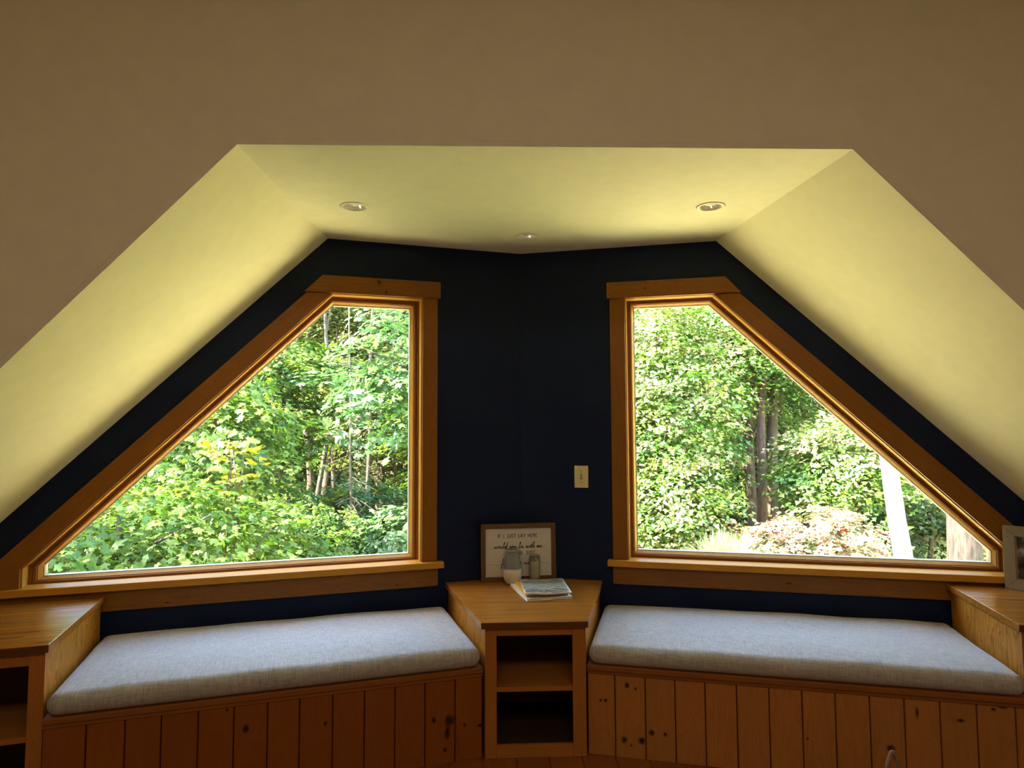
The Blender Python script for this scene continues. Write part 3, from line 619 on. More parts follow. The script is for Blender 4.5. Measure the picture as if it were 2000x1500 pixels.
def slab(name, label, cat, c, rz, w2, d2, z0, parts):
    t = thing(name, label, cat, (c[0], c[1], z0), rz); return t
def fbox(w_, d_, z0, z1, nm, mat, par, bev=0.001, off=(0, 0)): return link(nm, box(-w_ / 2 + off[0], w_ / 2 + off[0], -d_ / 2 + off[1], d_ / 2 + off[1], z0, z1), mat, par, bevel=bev)
M_PAPER = plain('page_paper', (0.75, 0.70, 0.58), 0.8, bscale=200); M_WC = plain('white_cover', (0.80, 0.76, 0.68), 0.5)
b1 = thing('white_book', 'thin white book at the bottom of the stack of books', 'book', (0.282, 3.553, 0.5905), R(12), 'books on the corner cabinet')
fbox(0.240, 0.345, 0, 0.0022, 'back_cover', M_WC, b1); fbox(0.234, 0.338, 0.0023, 0.0092, 'page_block', M_PAPER, b1, 0); fbox(0.240, 0.345, 0.0093, 0.0115, 'front_cover', M_WC, b1)
b2 = thing('dark_book', 'dark covered book with yellow spine in the middle of the stack', 'book', (0.288, 3.560, 0.6025), R(8), 'books on the corner cabinet')
M_DK = plain('charcoal_cover', (0.045, 0.050, 0.055), 0.4); M_YL = plain('yellow_spine', (0.80, 0.42, 0.03), 0.5)
fbox(0.215, 0.305, 0.0, 0.002, 'back_cover', M_DK, b2); fbox(0.208, 0.298, 0.0021, 0.0118, 'page_block', plain('grey_pages', (0.45, 0.44, 0.40), 0.8), b2, 0, (0.002, 0)); fbox(0.203, 0.305, 0.0119, 0.014, 'front_cover', M_DK, b2, 0.001, (0.006, 0))
link('spine', box(-0.1105, -0.1035, -0.1525, 0.1525, 0.0, 0.0142), M_YL, b2, bevel=0.001)
link('yellow_band', box(-0.1035, -0.092, -0.1520, 0.1520, 0.0141, 0.0147), M_YL, b2)
# booklet with landscape picture, slightly curled
m_, n_, l_, out_ = newmat('landscape_print'); p_ = n_.new('ShaderNodeBsdfPrincipled'); l_.new(p_.outputs[0], out_.inputs[0]); p_.inputs['Roughness'].default_value = 0.3
tc = n_.new('ShaderNodeTexCoord'); sx = n_.new('ShaderNodeSeparateXYZ'); l_.new(tc.outputs['Object'], sx.inputs[0])
mp = n_.new('ShaderNodeMapping'); mp.inputs['Scale'].default_value = (14, 34, 1); l_.new(tc.outputs['Object'], mp.inputs['Vector'])
nz = n_.new('ShaderNodeTexNoise'); nz.inputs['Scale'].default_value = 1.6; nz.inputs['Detail'].default_value = 6; nz.inputs['Distortion'].default_value = 0.5; l_.new(mp.outputs[0], nz.inputs['Vector'])
yy = maths(n_, l_, 'ADD', maths(n_, l_, 'MULTIPLY', sx.outputs[1], 3.0), 0.5); ys_ = maths(n_, l_, 'ADD', yy, maths(n_, l_, 'MULTIPLY', maths(n_, l_, 'SUBTRACT', nz.outputs[0], 0.5), 0.9))
rp = ramp(n_, [(0.0, (0.55, 0.56, 0.52)), (0.22, (0.06, 0.065, 0.06)), (0.32, (0.50, 0.54, 0.56)), (0.46, (0.20, 0.22, 0.18)), (0.60, (0.55, 0.53, 0.36)), (0.74, (0.12, 0.14, 0.10)), (0.86, (0.50, 0.48, 0.40)), (1.0, (0.72, 0.68, 0.58))]); l_.new(ys_, rp.inputs[0])
l_.new(rp.outputs[0], p_.inputs['Base Color'])
b3 = thing('picture_booklet', 'glossy booklet with a grey green landscape cover on top of the stack', 'book', (0.303, 3.530, 0.618), R(2), 'books on the corner cabinet')
def curled(w_, d_, z0, th, lift, bm=None):
    bm = bmesh.new(); NX = 16; rows = []
    for lay in (0, 1):
        rr = []
        for i in range(NX + 1):
            u = i / NX; x = -w_ / 2 + w_ * u; zc = z0 + lay * th + lift * (1 - u) ** 3 * 0.4 + lift * max(0, u - .6) ** 2 * 2 + 0.0015 * math.sin(u * 9)
            rr.append([bm.verts.new((x, -d_ / 2, zc)), bm.verts.new((x, d_ / 2, zc))])
        rows.append(rr)
    for rr in rows:
        for i in range(NX): bm.faces.new([rr[i][0], rr[i + 1][0], rr[i + 1][1], rr[i][1]])
    for i in range(NX):
        for e in (0, 1): bm.faces.new([rows[0][i][e], rows[0][i + 1][e], rows[1][i + 1][e], rows[1][i][e]])
    for i in (0, NX): bm.faces.new([rows[0][i][0], rows[0][i][1], rows[1][i][1], rows[1][i][0]])
    return bm
link('page_block', curled(0.226, 0.300, 0.0, 0.0066, 0.004), M_PAPER, b3)
link('white_border', curled(0.238, 0.318, 0.0068, 0.0010, 0.004), M_WC, b3, True)
link('front_cover', curled(0.228, 0.304, 0.0079, 0.0006, 0.004), m_, b3, True)

# photo frame on the right cabinet
loc2 = W(1, 2.435, -0.055)
pf = thing('photo_frame', 'pale wood photo frame standing on the right end cabinet, cut by the edge', 'picture frame', (loc2[0], loc2[1], 0.6605), -A - R(35))
M_PF = wood('pale_frame_wood', (0.32, 0.26, 0.15), (0.22, 0.16, 0.08), (0, 0, 1), rough=0.55, contrast=0.9)
PW, PH, pw = 0.25, 0.305, 0.048
for poly in ([(0, 0), (PW, 0), (PW - pw, pw), (pw, pw)], [(0, PH), (PW, PH), (PW - pw, PH - pw), (pw, PH - pw)], [(0, 0), (pw, pw), (pw, PH - pw), (0, PH)], [(PW, 0), (PW - pw, pw), (PW - pw, PH - pw), (PW, PH)]):
    link('frame_bar', prism(poly, -0.018, 0.0, 'xz'), M_PF, pf, bevel=0.002)
link('frame_bar', ring([[(pw, -0.012, pw), (PW - pw, -0.012, pw), (PW - pw, -0.012, PH - pw), (pw, -0.012, PH - pw)], [(pw + .006, -0.008, pw + .006), (PW - pw - .006, -0.008, pw + .006), (PW - pw - .006, -0.008, PH - pw - .006), (pw + .006, -0.008, PH - pw - .006)]]), plain('frame_lip', (0.34, 0.20, 0.08), 0.5), pf)
m_, n_, l_, out_ = newmat('dark_photo'); p_ = n_.new('ShaderNodeBsdfPrincipled'); l_.new(p_.outputs[0], out_.inputs[0]); p_.inputs['Roughness'].default_value = 0.15
tc = n_.new('ShaderNodeTexCoord'); nz = n_.new('ShaderNodeTexNoise'); nz.inputs['Scale'].default_value = 14; l_.new(tc.outputs['Object'], nz.inputs['Vector'])
rp = ramp(n_, [(0.40, (0.02, 0.022, 0.025)), (0.55, (0.06, 0.065, 0.07)), (0.66, (0.35, 0.36, 0.35))]); l_.new(nz.outputs[0], rp.inputs[0]); l_.new(rp.outputs[0], p_.inputs['Base Color'])
link('photograph', box(pw - 0.002, PW - pw + 0.002, -0.006, -0.002, pw - 0.002, PH - pw + 0.002), m_, pf)

# basket with rope handle on the floor, only its rim reaches into the frame
bk = thing('rope_basket', 'woven basket with a pale rope loop handle on the floor before the right bench', 'basket', (1.40, 2.285, 0.0))
M_ROPE = wood('jute_rope', (0.34, 0.19, 0.085), (0.18, 0.10, 0.045), (0, 0, 1), rough=0.9)
M_BSK = wood('basket_weave', (0.07, 0.055, 0.02), (0.035, 0.028, 0.01), (1, 0, 0), rough=0.9)
for k in range(12):
    z = 0.012 + k * 0.0175; r = 0.085 + 0.040 * math.sin(k / 11 * 2.6)
    pts = [(r * math.cos(a) * 1.0, r * math.sin(a), z + 0.003 * math.sin(a * 9 + k)) for a in [2 * math.pi * i / 40 for i in range(41)]]
    link('woven_coil', tube(pts, 0.0095, 7), M_BSK, bk, True)
link('base_disc', lathe([(0.001, 0.002), (0.088, 0.002), (0.088, 0.010), (0.001, 0.010)], 32), M_BSK, bk)
for x, rot in ((0.022, 0.2),):
    pts = []
    for i in range(25):
        t = math.pi * i / 24; pts.append((x - 0.019 * math.cos(t) * (1 + .25 * math.cos(2 * t)), 0.075, 0.205 + 0.105 * math.sin(t) ** 0.7))
    link('handle', tube(pts, 0.0080, 8), M_ROPE, bk, True)
    link('handle_knot', lathe([(0.001, 0.198), (0.012, 0.202), (0.014, 0.214), (0.010, 0.226), (0.001, 0.228)], 12), M_ROPE, bk, True).location = (x + 0.020, 0.075, 0)

# ================================================================== OUTDOORS
def gz(x, y):
    d = math.hypot(x, y); b = -3.0 + 0.13 * max(0, d - 9) ** 1.0 if d < 26 else -3.0 + 0.13 * 17 + 0.33 * (d - 26)
    bounce_bank = x - max(7.5, 0.95 * y + 2.0)  # added rise out of view, facing the sun to bounce light indoors
    if bounce_bank > 0: b += min(0.5 * bounce_bank, 6.0)
    return min(b, 12.0) + 0.12 * mno.noise(Vector((x * .35, y * .35, 0)))
def px_at(px, dist, py=None):
    r = R2 * ((px - 1000) / F_PX) + Fw if py is None else R2 * ((px - 1000) / F_PX) - U2 * ((py - 750) / F_PX) + Fw
    k = dist / math.hypot(r.x, r.y); return (r.x * k, r.y * k, EYE + r.z * k)
# terrain
bm = bmesh.new(); NG = 70; V = []
for j in range(NG + 1):
    row = []
    for i in range(NG + 1):
        x = -50 + 100 * i / NG; y = -12 + 72 * (j / NG); row.append(bm.verts.new((x, y, gz(x, y) if y > 1 else -3.0)))
    V.append(row)
for j in range(NG):
    for i in range(NG): bm.faces.new([V[j][i], V[j][i + 1], V[j + 1][i + 1], V[j + 1][i]])
m_, n_, l_, out_ = newmat('lawn_and_leaf_litter'); p_ = n_.new('ShaderNodeBsdfPrincipled'); l_.new(p_.outputs[0], out_.inputs[0]); p_.inputs['Roughness'].default_value = 0.95; p_.inputs['Specular IOR Level'].default_value = 0.1
tc = n_.new('ShaderNodeTexCoord'); sx = n_.new('ShaderNodeSeparateXYZ'); l_.new(tc.outputs['Object'], sx.inputs[0])
nz = n_.new('ShaderNodeTexNoise'); nz.inputs['Scale'].default_value = 3.0; nz.inputs['Detail'].default_value = 8; l_.new(tc.outputs['Object'], nz.inputs['Vector'])
rl = ramp(n_, [(0.3, (0.03, 0.02, 0.01)), (0.5, (0.07, 0.045, 0.025)), (0.58, (0.045, 0.06, 0.015)), (0.72, (0.15, 0.12, 0.07))]); l_.new(nz.outputs[0], rl.inputs[0])
rg = ramp(n_, [(0.3, (0.36, 0.40, 0.10)), (0.7, (0.60, 0.55, 0.20))]); l_.new(nz.outputs[0], rg.inputs[0])
mr = n_.new('ShaderNodeMapRange'); mr.inputs[1].default_value = 9.0; mr.inputs[2].default_value = 11.0; l_.new(maths(n_, l_, 'SUBTRACT', sx.outputs[1], maths(n_, l_, 'MAXIMUM', maths(n_, l_, 'SUBTRACT', maths(n_, l_, 'MULTIPLY', sx.outputs[0], 1.0), 5.0), 0.0)), mr.inputs[0])
l_.new(mixc(n_, l_, rg.outputs[0], rl.outputs[0], mr.outputs[0]), p_.inputs['Base Color'])
tag(link('ground', bm, m_, None, True), 'grassy ground rising into leaf littered woodland', kind='structure')

# leaves ----------------------------------------------------------------
def tmpl_maple():
    pr = [(-90, .30), (-60, .42), (-25, .75), (-5, .50), (12, .95), (40, .98), (58, .52), (90, 1.12), (122, .52), (140, .98), (168, .95), (185, .50), (205, .75), (240, .42)]
    v = [(0, 0, 0.06)] + [(r * math.cos(R(a)), r * math.sin(R(a)), -0.16 * r * r) for a, r in pr]; n = len(pr)
    return np.array(v), [(0, i + 1, (i + 1) % n + 1) for i in range(n)]
def tmpl_mid():
    pr = [(-90, .45), (-20, .95), (35, .55), (90, 1.1), (145, .55), (200, .95)]
    v = [(0, 0, 0.08)] + [(r * math.cos(R(a)), r * math.sin(R(a)), -0.15 * r) for a, r in pr]; n = len(pr)
    return np.array(v), [(0, i + 1, (i + 1) % n + 1) for i in range(n)]
def tmpl_small(): return np.array([(-0.0, -1, 0), (0.55, 0, 0.14), (0, 1, 0), (-0.55, 0, 0.14)]), [(0, 1, 2), (0, 2, 3)]
def tmpl_blade(): return np.array([(-0.06, 0, 0), (0.06, 0, 0), (0.03, 1, 0.1), (0, 2, 0.5)]), [(0, 1, 2), (0, 2, 3)]
T_MAPLE, T_MID, T_SMALL = tmpl_maple(), tmpl_mid(), tmpl_small()
def unit(a): return a / np.maximum(np.linalg.norm(a, axis=-1, keepdims=True), 1e-9)
def frames(nrm, rg_=rng):
    n = unit(nrm); a = unit(np.cross(n, rg_.normal(size=n.shape))); b = np.cross(n, a); return np.stack([a, b, n], -1)   # columns
def leaf_mesh(name, C, Rm, size, tmpl, tint, mat):
    tv, tf = tmpl; N, K = len(C), len(tv)
    V = (np.einsum('nij,kj->nki', Rm, tv) * np.asarray(size).reshape(-1, 1, 1) + C[:, None, :]).reshape(-1, 3)
    Fc = (np.array(tf)[None] + (np.arange(N) * K)[:, None, None]).reshape(-1, 3)
    me = bpy.data.meshes.new(name); me.vertices.add(len(V)); me.vertices.foreach_set('co', V.astype(np.float32).ravel())
    me.loops.add(Fc.size); me.loops.foreach_set('vertex_index', Fc.astype(np.int32).ravel())
    me.polygons.add(len(Fc)); me.polygons.foreach_set('loop_start', np.arange(0, Fc.size, 3, dtype=np.int32))
    me.update(calc_edges=True); at = me.attributes.new('tint', 'FLOAT', 'FACE'); at.data.foreach_set('value', np.repeat(np.clip(tint, 0, 1), len(tf)).astype(np.float32))
    me.materials.append(mat); return me
def leafmat(name, stops, trans=0.35, gloss=0.04):
    m, n, l, out = newmat(name); at = n.new('ShaderNodeAttribute'); at.attribute_name = 'tint'
    k_ = 0.42 if name not in ('leaf_pale_maple', 'leaf_red_tipped', 'grass_blade') else 0.46
    r = ramp(n, [(p, tuple(c * k_ for c in cc)) for p, cc in stops]); l.new(at.outputs['Fac'], r.inputs[0])
    d = n.new('ShaderNodeBsdfDiffuse'); t = n.new('ShaderNodeBsdfTranslucent'); g = n.new('ShaderNodeBsdfGlossy'); g.inputs['Roughness'].default_value = 0.42
    l.new(r.outputs[0], d.inputs[0]); hs = n.new('ShaderNodeHueSaturation'); hs.inputs['Saturation'].default_value = 1.15; hs.inputs['Value'].default_value = 1.2; l.new(r.outputs[0], hs.inputs['Color']); l.new(hs.outputs[0], t.inputs[0])
    a = n.new('ShaderNodeMixShader'); a.inputs[0].default_value = trans; l.new(d.outputs[0], a.inputs[1]); l.new(t.outputs[0], a.inputs[2])
    b = n.new('ShaderNodeMixShader'); b.inputs[0].default_value = gloss; l.new(a.outputs[0], b.inputs[1]); l.new(g.outputs[0], b.inputs[2]); l.new(b.outputs[0], out.inputs[0]); return m
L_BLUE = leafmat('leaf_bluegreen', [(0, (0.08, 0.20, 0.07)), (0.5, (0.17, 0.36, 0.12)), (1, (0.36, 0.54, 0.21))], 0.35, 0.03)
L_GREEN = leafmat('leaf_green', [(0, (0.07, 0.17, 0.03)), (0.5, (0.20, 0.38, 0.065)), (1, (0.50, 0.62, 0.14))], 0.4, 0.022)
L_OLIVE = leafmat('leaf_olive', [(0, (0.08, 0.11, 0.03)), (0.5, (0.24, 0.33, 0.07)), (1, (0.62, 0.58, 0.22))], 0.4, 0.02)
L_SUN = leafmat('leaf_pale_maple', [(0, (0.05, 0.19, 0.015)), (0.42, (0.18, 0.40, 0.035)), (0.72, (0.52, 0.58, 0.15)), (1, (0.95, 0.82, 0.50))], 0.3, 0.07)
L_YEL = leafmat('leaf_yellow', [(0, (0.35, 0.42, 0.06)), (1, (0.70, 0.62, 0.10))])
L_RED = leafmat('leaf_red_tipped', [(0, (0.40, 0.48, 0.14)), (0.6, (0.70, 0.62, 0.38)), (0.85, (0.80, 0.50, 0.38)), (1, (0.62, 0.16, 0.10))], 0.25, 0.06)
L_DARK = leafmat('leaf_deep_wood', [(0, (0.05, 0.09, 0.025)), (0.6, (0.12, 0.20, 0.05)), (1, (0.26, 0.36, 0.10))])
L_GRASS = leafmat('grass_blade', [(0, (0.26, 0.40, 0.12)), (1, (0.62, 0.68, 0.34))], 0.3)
def barkmat(name, a, b, sc=9):
    m, n, l, out = newmat(name); p = n.new('ShaderNodeBsdfPrincipled'); l.new(p.outputs[0], out.inputs[0]); p.inputs['Roughness'].default_value = 0.9
    tc = n.new('ShaderNodeTexCoord'); mp = n.new('ShaderNodeMapping'); mp.inputs['Scale'].default_value = (sc, sc, sc * .22); l.new(tc.outputs['Object'], mp.inputs['Vector'])
    z = n.new('ShaderNodeTexNoise'); z.inputs['Scale'].default_value = 2.2; z.inputs['Detail'].default_value = 6; l.new(mp.outputs[0], z.inputs['Vector'])
    kb = 0.62 if name == 'bark_birch' else 0.36
    r = ramp(n, [(0.35, tuple(c * kb for c in a)), (0.62, tuple(c * kb for c in b))]); l.new(z.outputs[0], r.inputs[0]); l.new(r.outputs[0], p.inputs['Base Color'])
    bu = n.new('ShaderNodeBump'); bu.inputs['Strength'].default_value = 0.8; bu.inputs['Distance'].default_value = 0.02; l.new(z.outputs[0], bu.inputs['Height']); l.new(bu.outputs[0], p.inputs['Normal']); return m
K_BROWN = barkmat('bark_brown', (0.08, 0.05, 0.03), (0.24, 0.17, 0.11)); K_RED = barkmat('bark_reddish', (0.10, 0.05, 0.035), (0.28, 0.17, 0.125), 16)
K_PALE = barkmat('bark_pale', (0.13, 0.10, 0.07), (0.30, 0.25, 0.18)); K_BIRCH = barkmat('bark_birch', (0.08, 0.075, 0.07), (0.62, 0.60, 0.56), 5); K_PINE = barkmat('bark_pine', (0.03, 0.020, 0.016), (0.13, 0.088, 0.075), 14)

def wobble(p0, p1, r0, r1, k=8, amp=0.06, sd=0):
    p0, p1 = Vector(p0), Vector(p1); pts, rr = [], []
    for i in range(k + 1):
        t = i / k; s = math.sin(math.pi * t)
        pts.append(p0.lerp(p1, t) + Vector((mno.noise(Vector((sd + t * 3, 1, 0))), mno.noise(Vector((sd + t * 3, 9, 0))), 0)) * amp * s * (p1 - p0).length)
        rr.append(r0 + (r1 - r0) * t ** 0.8)
    return pts, rr
cnt = [0]
def tree(name, label, cat, group, base, crown, rad, n, size, tmpl, mat, trunk_r, bark, spray=0.42, per=55, branches=5, seed=None, singles=0, top=None, tb=0.45, kdroop=0.10):
    """trunk and limbs with leafy flat sprays; crown centre/radii in metres"""
    cnt[0] += 1; sd = seed or cnt[0] * 3.17; g = np.random.default_rng(int(sd * 100))
    bx_, by_ = base; bz = gz(bx_, by_) - 0.05; t = thing(name, label, cat, (bx_, by_, bz), 0, group)
    c = np.array(crown) - np.array([bx_, by_, bz]); rad = np.array(rad)
    tp_ = Vector(c) + Vector((0, 0, rad[2] * 0.55)) if top is None else Vector(top) - Vector((bx_, by_, bz))
    pts, rr = wobble((0, 0, 0), tp_, trunk_r, trunk_r * 0.35, 10, 0.05, sd)
    link('trunk', tube(pts, rr, 12), bark, t, True)
    ns = max(3, n // per)
    d = unit(g.normal(size=(ns, 3))); q = g.random(ns) ** 0.42; sc = c + d * q[:, None] * rad
    # layered sprays
    which = g.integers(0, ns, n); ns_n = np.array([0, 0, 1.0]) + g.normal(size=(ns, 3)) * 0.28 + d * np.array([.5, .5, .15])
    Fs = frames(ns_n, g); sl = g.uniform(.6, 1.35, ns)
    r_ = np.sqrt(g.random(n)) * spray; th = g.random(n) * 2 * np.pi
    locp = np.stack([r_ * np.cos(th), r_ * np.sin(th) * .8, g.normal(size=n) * spray * .10 - kdroop * r_ ** 2 / spray], -1) * sl[which][:, None]
    P = sc[which] + np.einsum('nij,nj->ni', Fs[which], locp)
    LN = ns_n[which] + g.normal(size=(n, 3)) * 0.33
    Rm = frames(LN, g); sz = size * g.uniform(.65, 1.25, n)
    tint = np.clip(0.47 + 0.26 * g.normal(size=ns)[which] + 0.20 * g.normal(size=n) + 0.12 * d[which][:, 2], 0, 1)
    if singles:
        # the leaves that show largest are objects of their own, sharing three meshes
        wp = P + np.array([bx_, by_, bz]) - np.array([0, 0, EYE]); Fv, Rv, Uv = map(np.array, (Fw, R2, U2))
        dep = wp @ Fv; X = 1000 + F_PX * (wp @ Rv) / dep; Y = 750 - F_PX * (wp @ Uv) / dep
        insv = (X > 60) & (X < 1950) & (Y > 590) & (Y < 1135) & ((X < 810) | (X > 1230)) & (dep > 1)
        sc_ = np.where(insv, sz / dep, 0); idx = np.argsort(-sc_)[:singles]; idx = idx[sc_[idx] > 0]
        protos = []
        for tt in (0.35, 0.55, 0.8):
            protos.append(leaf_mesh('leaf', np.zeros((1, 3)), np.eye(3)[None], np.array([1.0]), tmpl, np.array([tt]), mat))
        for i in idx:
            o = bpy.data.objects.new('leaf', protos[0 if tint[i] < .42 else (1 if tint[i] < .62 else 2)]); COL.objects.link(o); o.parent = t
            M4 = Matrix([[*Rm[i][0] * sz[i], P[i][0]], [*Rm[i][1] * sz[i], P[i][1]], [*Rm[i][2] * sz[i], P[i][2]], [0, 0, 0, 1]]); o.matrix_local = M4
        keep = np.ones(n, bool); keep[idx] = False; P, Rm, sz, tint = P[keep], Rm[keep], sz[keep], tint[keep]
    f = link('foliage', leaf_mesh('foliage', P, Rm, sz, tmpl, tint, mat), None, t); f['kind'] = 'stuff'
    order = g.permutation(ns)[:branches]
    for i in order:
        k = int(len(pts) * g.uniform(tb, 0.9)); p0 = pts[min(k, len(pts) - 1)]
        bp, br_ = wobble(p0, sc[i], max(0.012, trunk_r * 0.3), 0.006, 7, 0.10, sd + i); link('branch', tube(bp, br_, 6), bark, t, True)
    return t

G1 = 'trees seen through the left window'; G2 = 'trees seen through the right window'
def P3(px, d, py): return px_at(px, d, py)
def TR(name, label, cat, group, px, d, py, rad, n, size, tmpl, mat, tr_, bark, dx=0.0, **k):
    c = P3(px, d, py); return tree(name, label, cat, group, (c[0] + dx, c[1]), c, rad, n, size, tmpl, mat, tr_, bark, **k)
# --- left window
TR('maple_tree', 'near maple with broad pale green leaves filling the lower left corner of the left window', 'tree', G1, 230, 6.4, 1120, (1.75, 1.3, 0.85), 9500, 0.044, T_MAPLE, L_GREEN, 0.07, K_PALE, spray=0.5, per=40, branches=12, singles=300, tb=0.5)
TR('maple_tree', 'maple with yellow tipped sprays at mid height along the raking edge of the left window', 'tree', G1, 420, 8.2, 890, (1.05, 1.2, 1.1), 7000, 0.050, T_MAPLE, L_GREEN, 0.07, K_PALE, spray=0.5, per=45, branches=9, singles=120)
TR('maple_tree', 'blue green maple hanging into the upper right of the left window', 'tree', G1, 795, 8.6, 730, (0.95, 1.2, 1.15), 2300, 0.066, T_MAPLE, L_BLUE, 0.08, K_BROWN, dx=0.5, spray=0.45, per=40, branches=8, singles=160)
TR('broadleaf_shrub', 'blue green shrub at the lower right corner of the left window', 'shrub', 'shrubs below the left window', 800, 9.6, 1080, (1.0, 0.9, 0.75), 2200, 0.062, T_MAPLE, L_BLUE, 0.04, K_BROWN, spray=0.35, per=40, branches=5)
TR('yellow_maple_sapling', 'small maple sapling with yellow leaves beside the raking edge of the left window', 'tree', G1, 455, 6.6, 905, (0.30, 0.3, 0.30), 90, 0.062, T_MAPLE, L_YEL, 0.018, K_PALE, spray=0.25, per=15, branches=5, singles=60)
TR('dense_tree', 'bright green rounded tree left of the dark trunks in the left window', 'tree', G1, 545, 12.0, 770, (1.25, 1.2, 1.35), 9000, 0.058, T_MID, L_GREEN, 0.09, K_BROWN, spray=0.4, per=60)
TR('dense_tree', 'olive green tall tree at the top of the left window', 'tree', G1, 640, 17.0, 640, (2.6, 1.6, 2.6), 15000, 0.060, T_MID, L_OLIVE, 0.12, K_BROWN, spray=0.5, per=60)
TR('dense_tree', 'olive green tree behind the bare sapling in the left window', 'tree', G1, 745, 15.0, 800, (1.5, 1.3, 2.0), 9000, 0.050, T_MID, L_OLIVE, 0.09, K_BROWN, spray=0.4, per=60)
TR('dense_tree', 'green tree behind the near maple at the left end of the left window', 'tree', G1, 260, 13.5, 930, (2.2, 1.6, 2.4), 14000, 0.058, T_MID, L_GREEN, 0.11, K_BROWN, spray=0.5, per=60)
for (px, d, py, rx, rz_, mt, lb) in ((430, 10.5, 1040, 1.15, 0.75, L_GREEN, 'green shrub mass low in the middle of the left window'),
                                (590, 11.5, 1030, 1.35, 0.80, L_GREEN, 'light green shrub below the dark hollow in the left window'),
                                (700, 12.5, 1010, 1.1, 0.70, L_BLUE, 'blue green shrub below the bare sapling in the left window'),
                                (560, 9.4, 1100, 1.2, 0.5, L_GREEN, 'low shrub touching the sill line of the left window')):
    TR('broadleaf_shrub', lb, 'shrub', 'shrubs below the left window', px, d, py, (rx, 1.0, rz_), 8000, 0.040, T_MID, mt, 0.04, K_BROWN, spray=0.28, per=60)
# slim trunks in the hollow
SL = [(528, 15, 0.13, K_BROWN, 'dark brown trunk'), (556, 14, 0.09, K_RED, 'reddish slim trunk'), (598, 16, 0.12, K_BROWN, 'brown trunk'), (628, 14.6, 0.07, K_PALE, 'pale slim trunk'), (652, 17, 0.11, K_BROWN, 'dark trunk'), (716, 14, 0.06, K_PALE, 'pale thin trunk'), (738, 16, 0.08, K_BROWN, 'slim dark trunk'), (766, 14.5, 0.06, K_RED, 'thin reddish trunk')]
ORD = ['leftmost', 'second', 'third', 'fourth', 'fifth', 'sixth', 'seventh', 'rightmost']
for i, (px, d, r_, bk_, lb) in enumerate(SL):
    c = P3(px, d, 800)
    tree('slim_tree', '%s, %s of the eight slim trees in the left window' % (lb, ORD[i]), 'tree', 'slim trees in the left window', (c[0], c[1]), (c[0] + 0.1, c[1], 5.2), (0.8, 0.8, 1.1), 700, 0.05, T_MID, L_OLIVE, r_, bk_, spray=0.35, per=50, branches=3, tb=0.7)
# bare sapling
c = P3(692, 11.0, 980); bs = thing('bare_sapling', 'dead pale sapling with fine bare twigs in the left window', 'tree', (c[0], c[1], gz(c[0], c[1])))
ht = 6.3; pts, rr = wobble((0, 0, 0), (-0.12, 0, ht), 0.035, 0.010, 12, 0.015, 4.4); link('trunk', tube(pts, rr, 8), K_PALE, bs, True)
bm = bmesh.new()
for k in range(70):
    z0 = random.uniform(1.6, 5.8); a = random.uniform(0, 6.28); L_ = random.uniform(.25, .75) * (1.1 - z0 / 9); p0 = Vector((-0.12 * z0 / ht, 0, z0)); dv = Vector((math.cos(a), math.sin(a) * .6, random.uniform(-.45, .05)))
    p1 = p0 + dv * L_; tube([p0, p0 + dv * L_ * .5 + Vector((0, 0, .02)), p1], [0.006, 0.004, 0.002], 4, bm)
    for q in range(3):
        pp = p0 + dv * L_ * random.uniform(.3, .9); tube([pp, pp + Vector((random.uniform(-.2, .2), random.uniform(-.1, .1), random.uniform(-.22, .02)))], [0.003, 0.0015], 4, bm)
o = link('twigs', bm, K_PALE, bs); o['kind'] = 'stuff'

# --- right window
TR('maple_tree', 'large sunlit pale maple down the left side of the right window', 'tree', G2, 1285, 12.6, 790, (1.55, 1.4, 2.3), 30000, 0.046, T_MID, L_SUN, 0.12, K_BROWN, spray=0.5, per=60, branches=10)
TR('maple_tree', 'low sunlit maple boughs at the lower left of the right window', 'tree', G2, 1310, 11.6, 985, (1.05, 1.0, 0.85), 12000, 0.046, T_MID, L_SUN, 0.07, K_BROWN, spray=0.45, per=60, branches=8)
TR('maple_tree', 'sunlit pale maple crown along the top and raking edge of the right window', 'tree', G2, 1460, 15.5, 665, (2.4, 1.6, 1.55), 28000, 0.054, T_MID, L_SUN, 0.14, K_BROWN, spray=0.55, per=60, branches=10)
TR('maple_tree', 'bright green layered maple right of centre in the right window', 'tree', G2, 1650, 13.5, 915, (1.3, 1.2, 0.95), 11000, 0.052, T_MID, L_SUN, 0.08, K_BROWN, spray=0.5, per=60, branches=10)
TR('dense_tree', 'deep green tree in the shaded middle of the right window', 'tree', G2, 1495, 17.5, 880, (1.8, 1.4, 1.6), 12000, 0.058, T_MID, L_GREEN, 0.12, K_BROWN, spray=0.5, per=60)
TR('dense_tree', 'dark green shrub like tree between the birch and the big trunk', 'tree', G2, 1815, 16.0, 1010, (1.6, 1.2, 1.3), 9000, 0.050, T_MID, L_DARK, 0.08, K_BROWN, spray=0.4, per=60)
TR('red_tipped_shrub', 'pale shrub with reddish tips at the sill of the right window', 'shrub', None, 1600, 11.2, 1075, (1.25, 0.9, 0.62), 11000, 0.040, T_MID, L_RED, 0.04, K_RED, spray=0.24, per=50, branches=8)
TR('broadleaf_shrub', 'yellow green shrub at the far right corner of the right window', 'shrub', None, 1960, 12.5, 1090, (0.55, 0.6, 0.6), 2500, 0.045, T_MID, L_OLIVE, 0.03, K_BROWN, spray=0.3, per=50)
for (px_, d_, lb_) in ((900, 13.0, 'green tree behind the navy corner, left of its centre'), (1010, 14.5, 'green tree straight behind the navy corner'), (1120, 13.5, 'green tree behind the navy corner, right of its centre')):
    TR('dense_tree', lb_, 'tree', None, px_, d_, 830, (1.6, 1.4, 2.6), 9000, 0.060, T_MID, L_GREEN, 0.1, K_BROWN, spray=0.5, per=60)
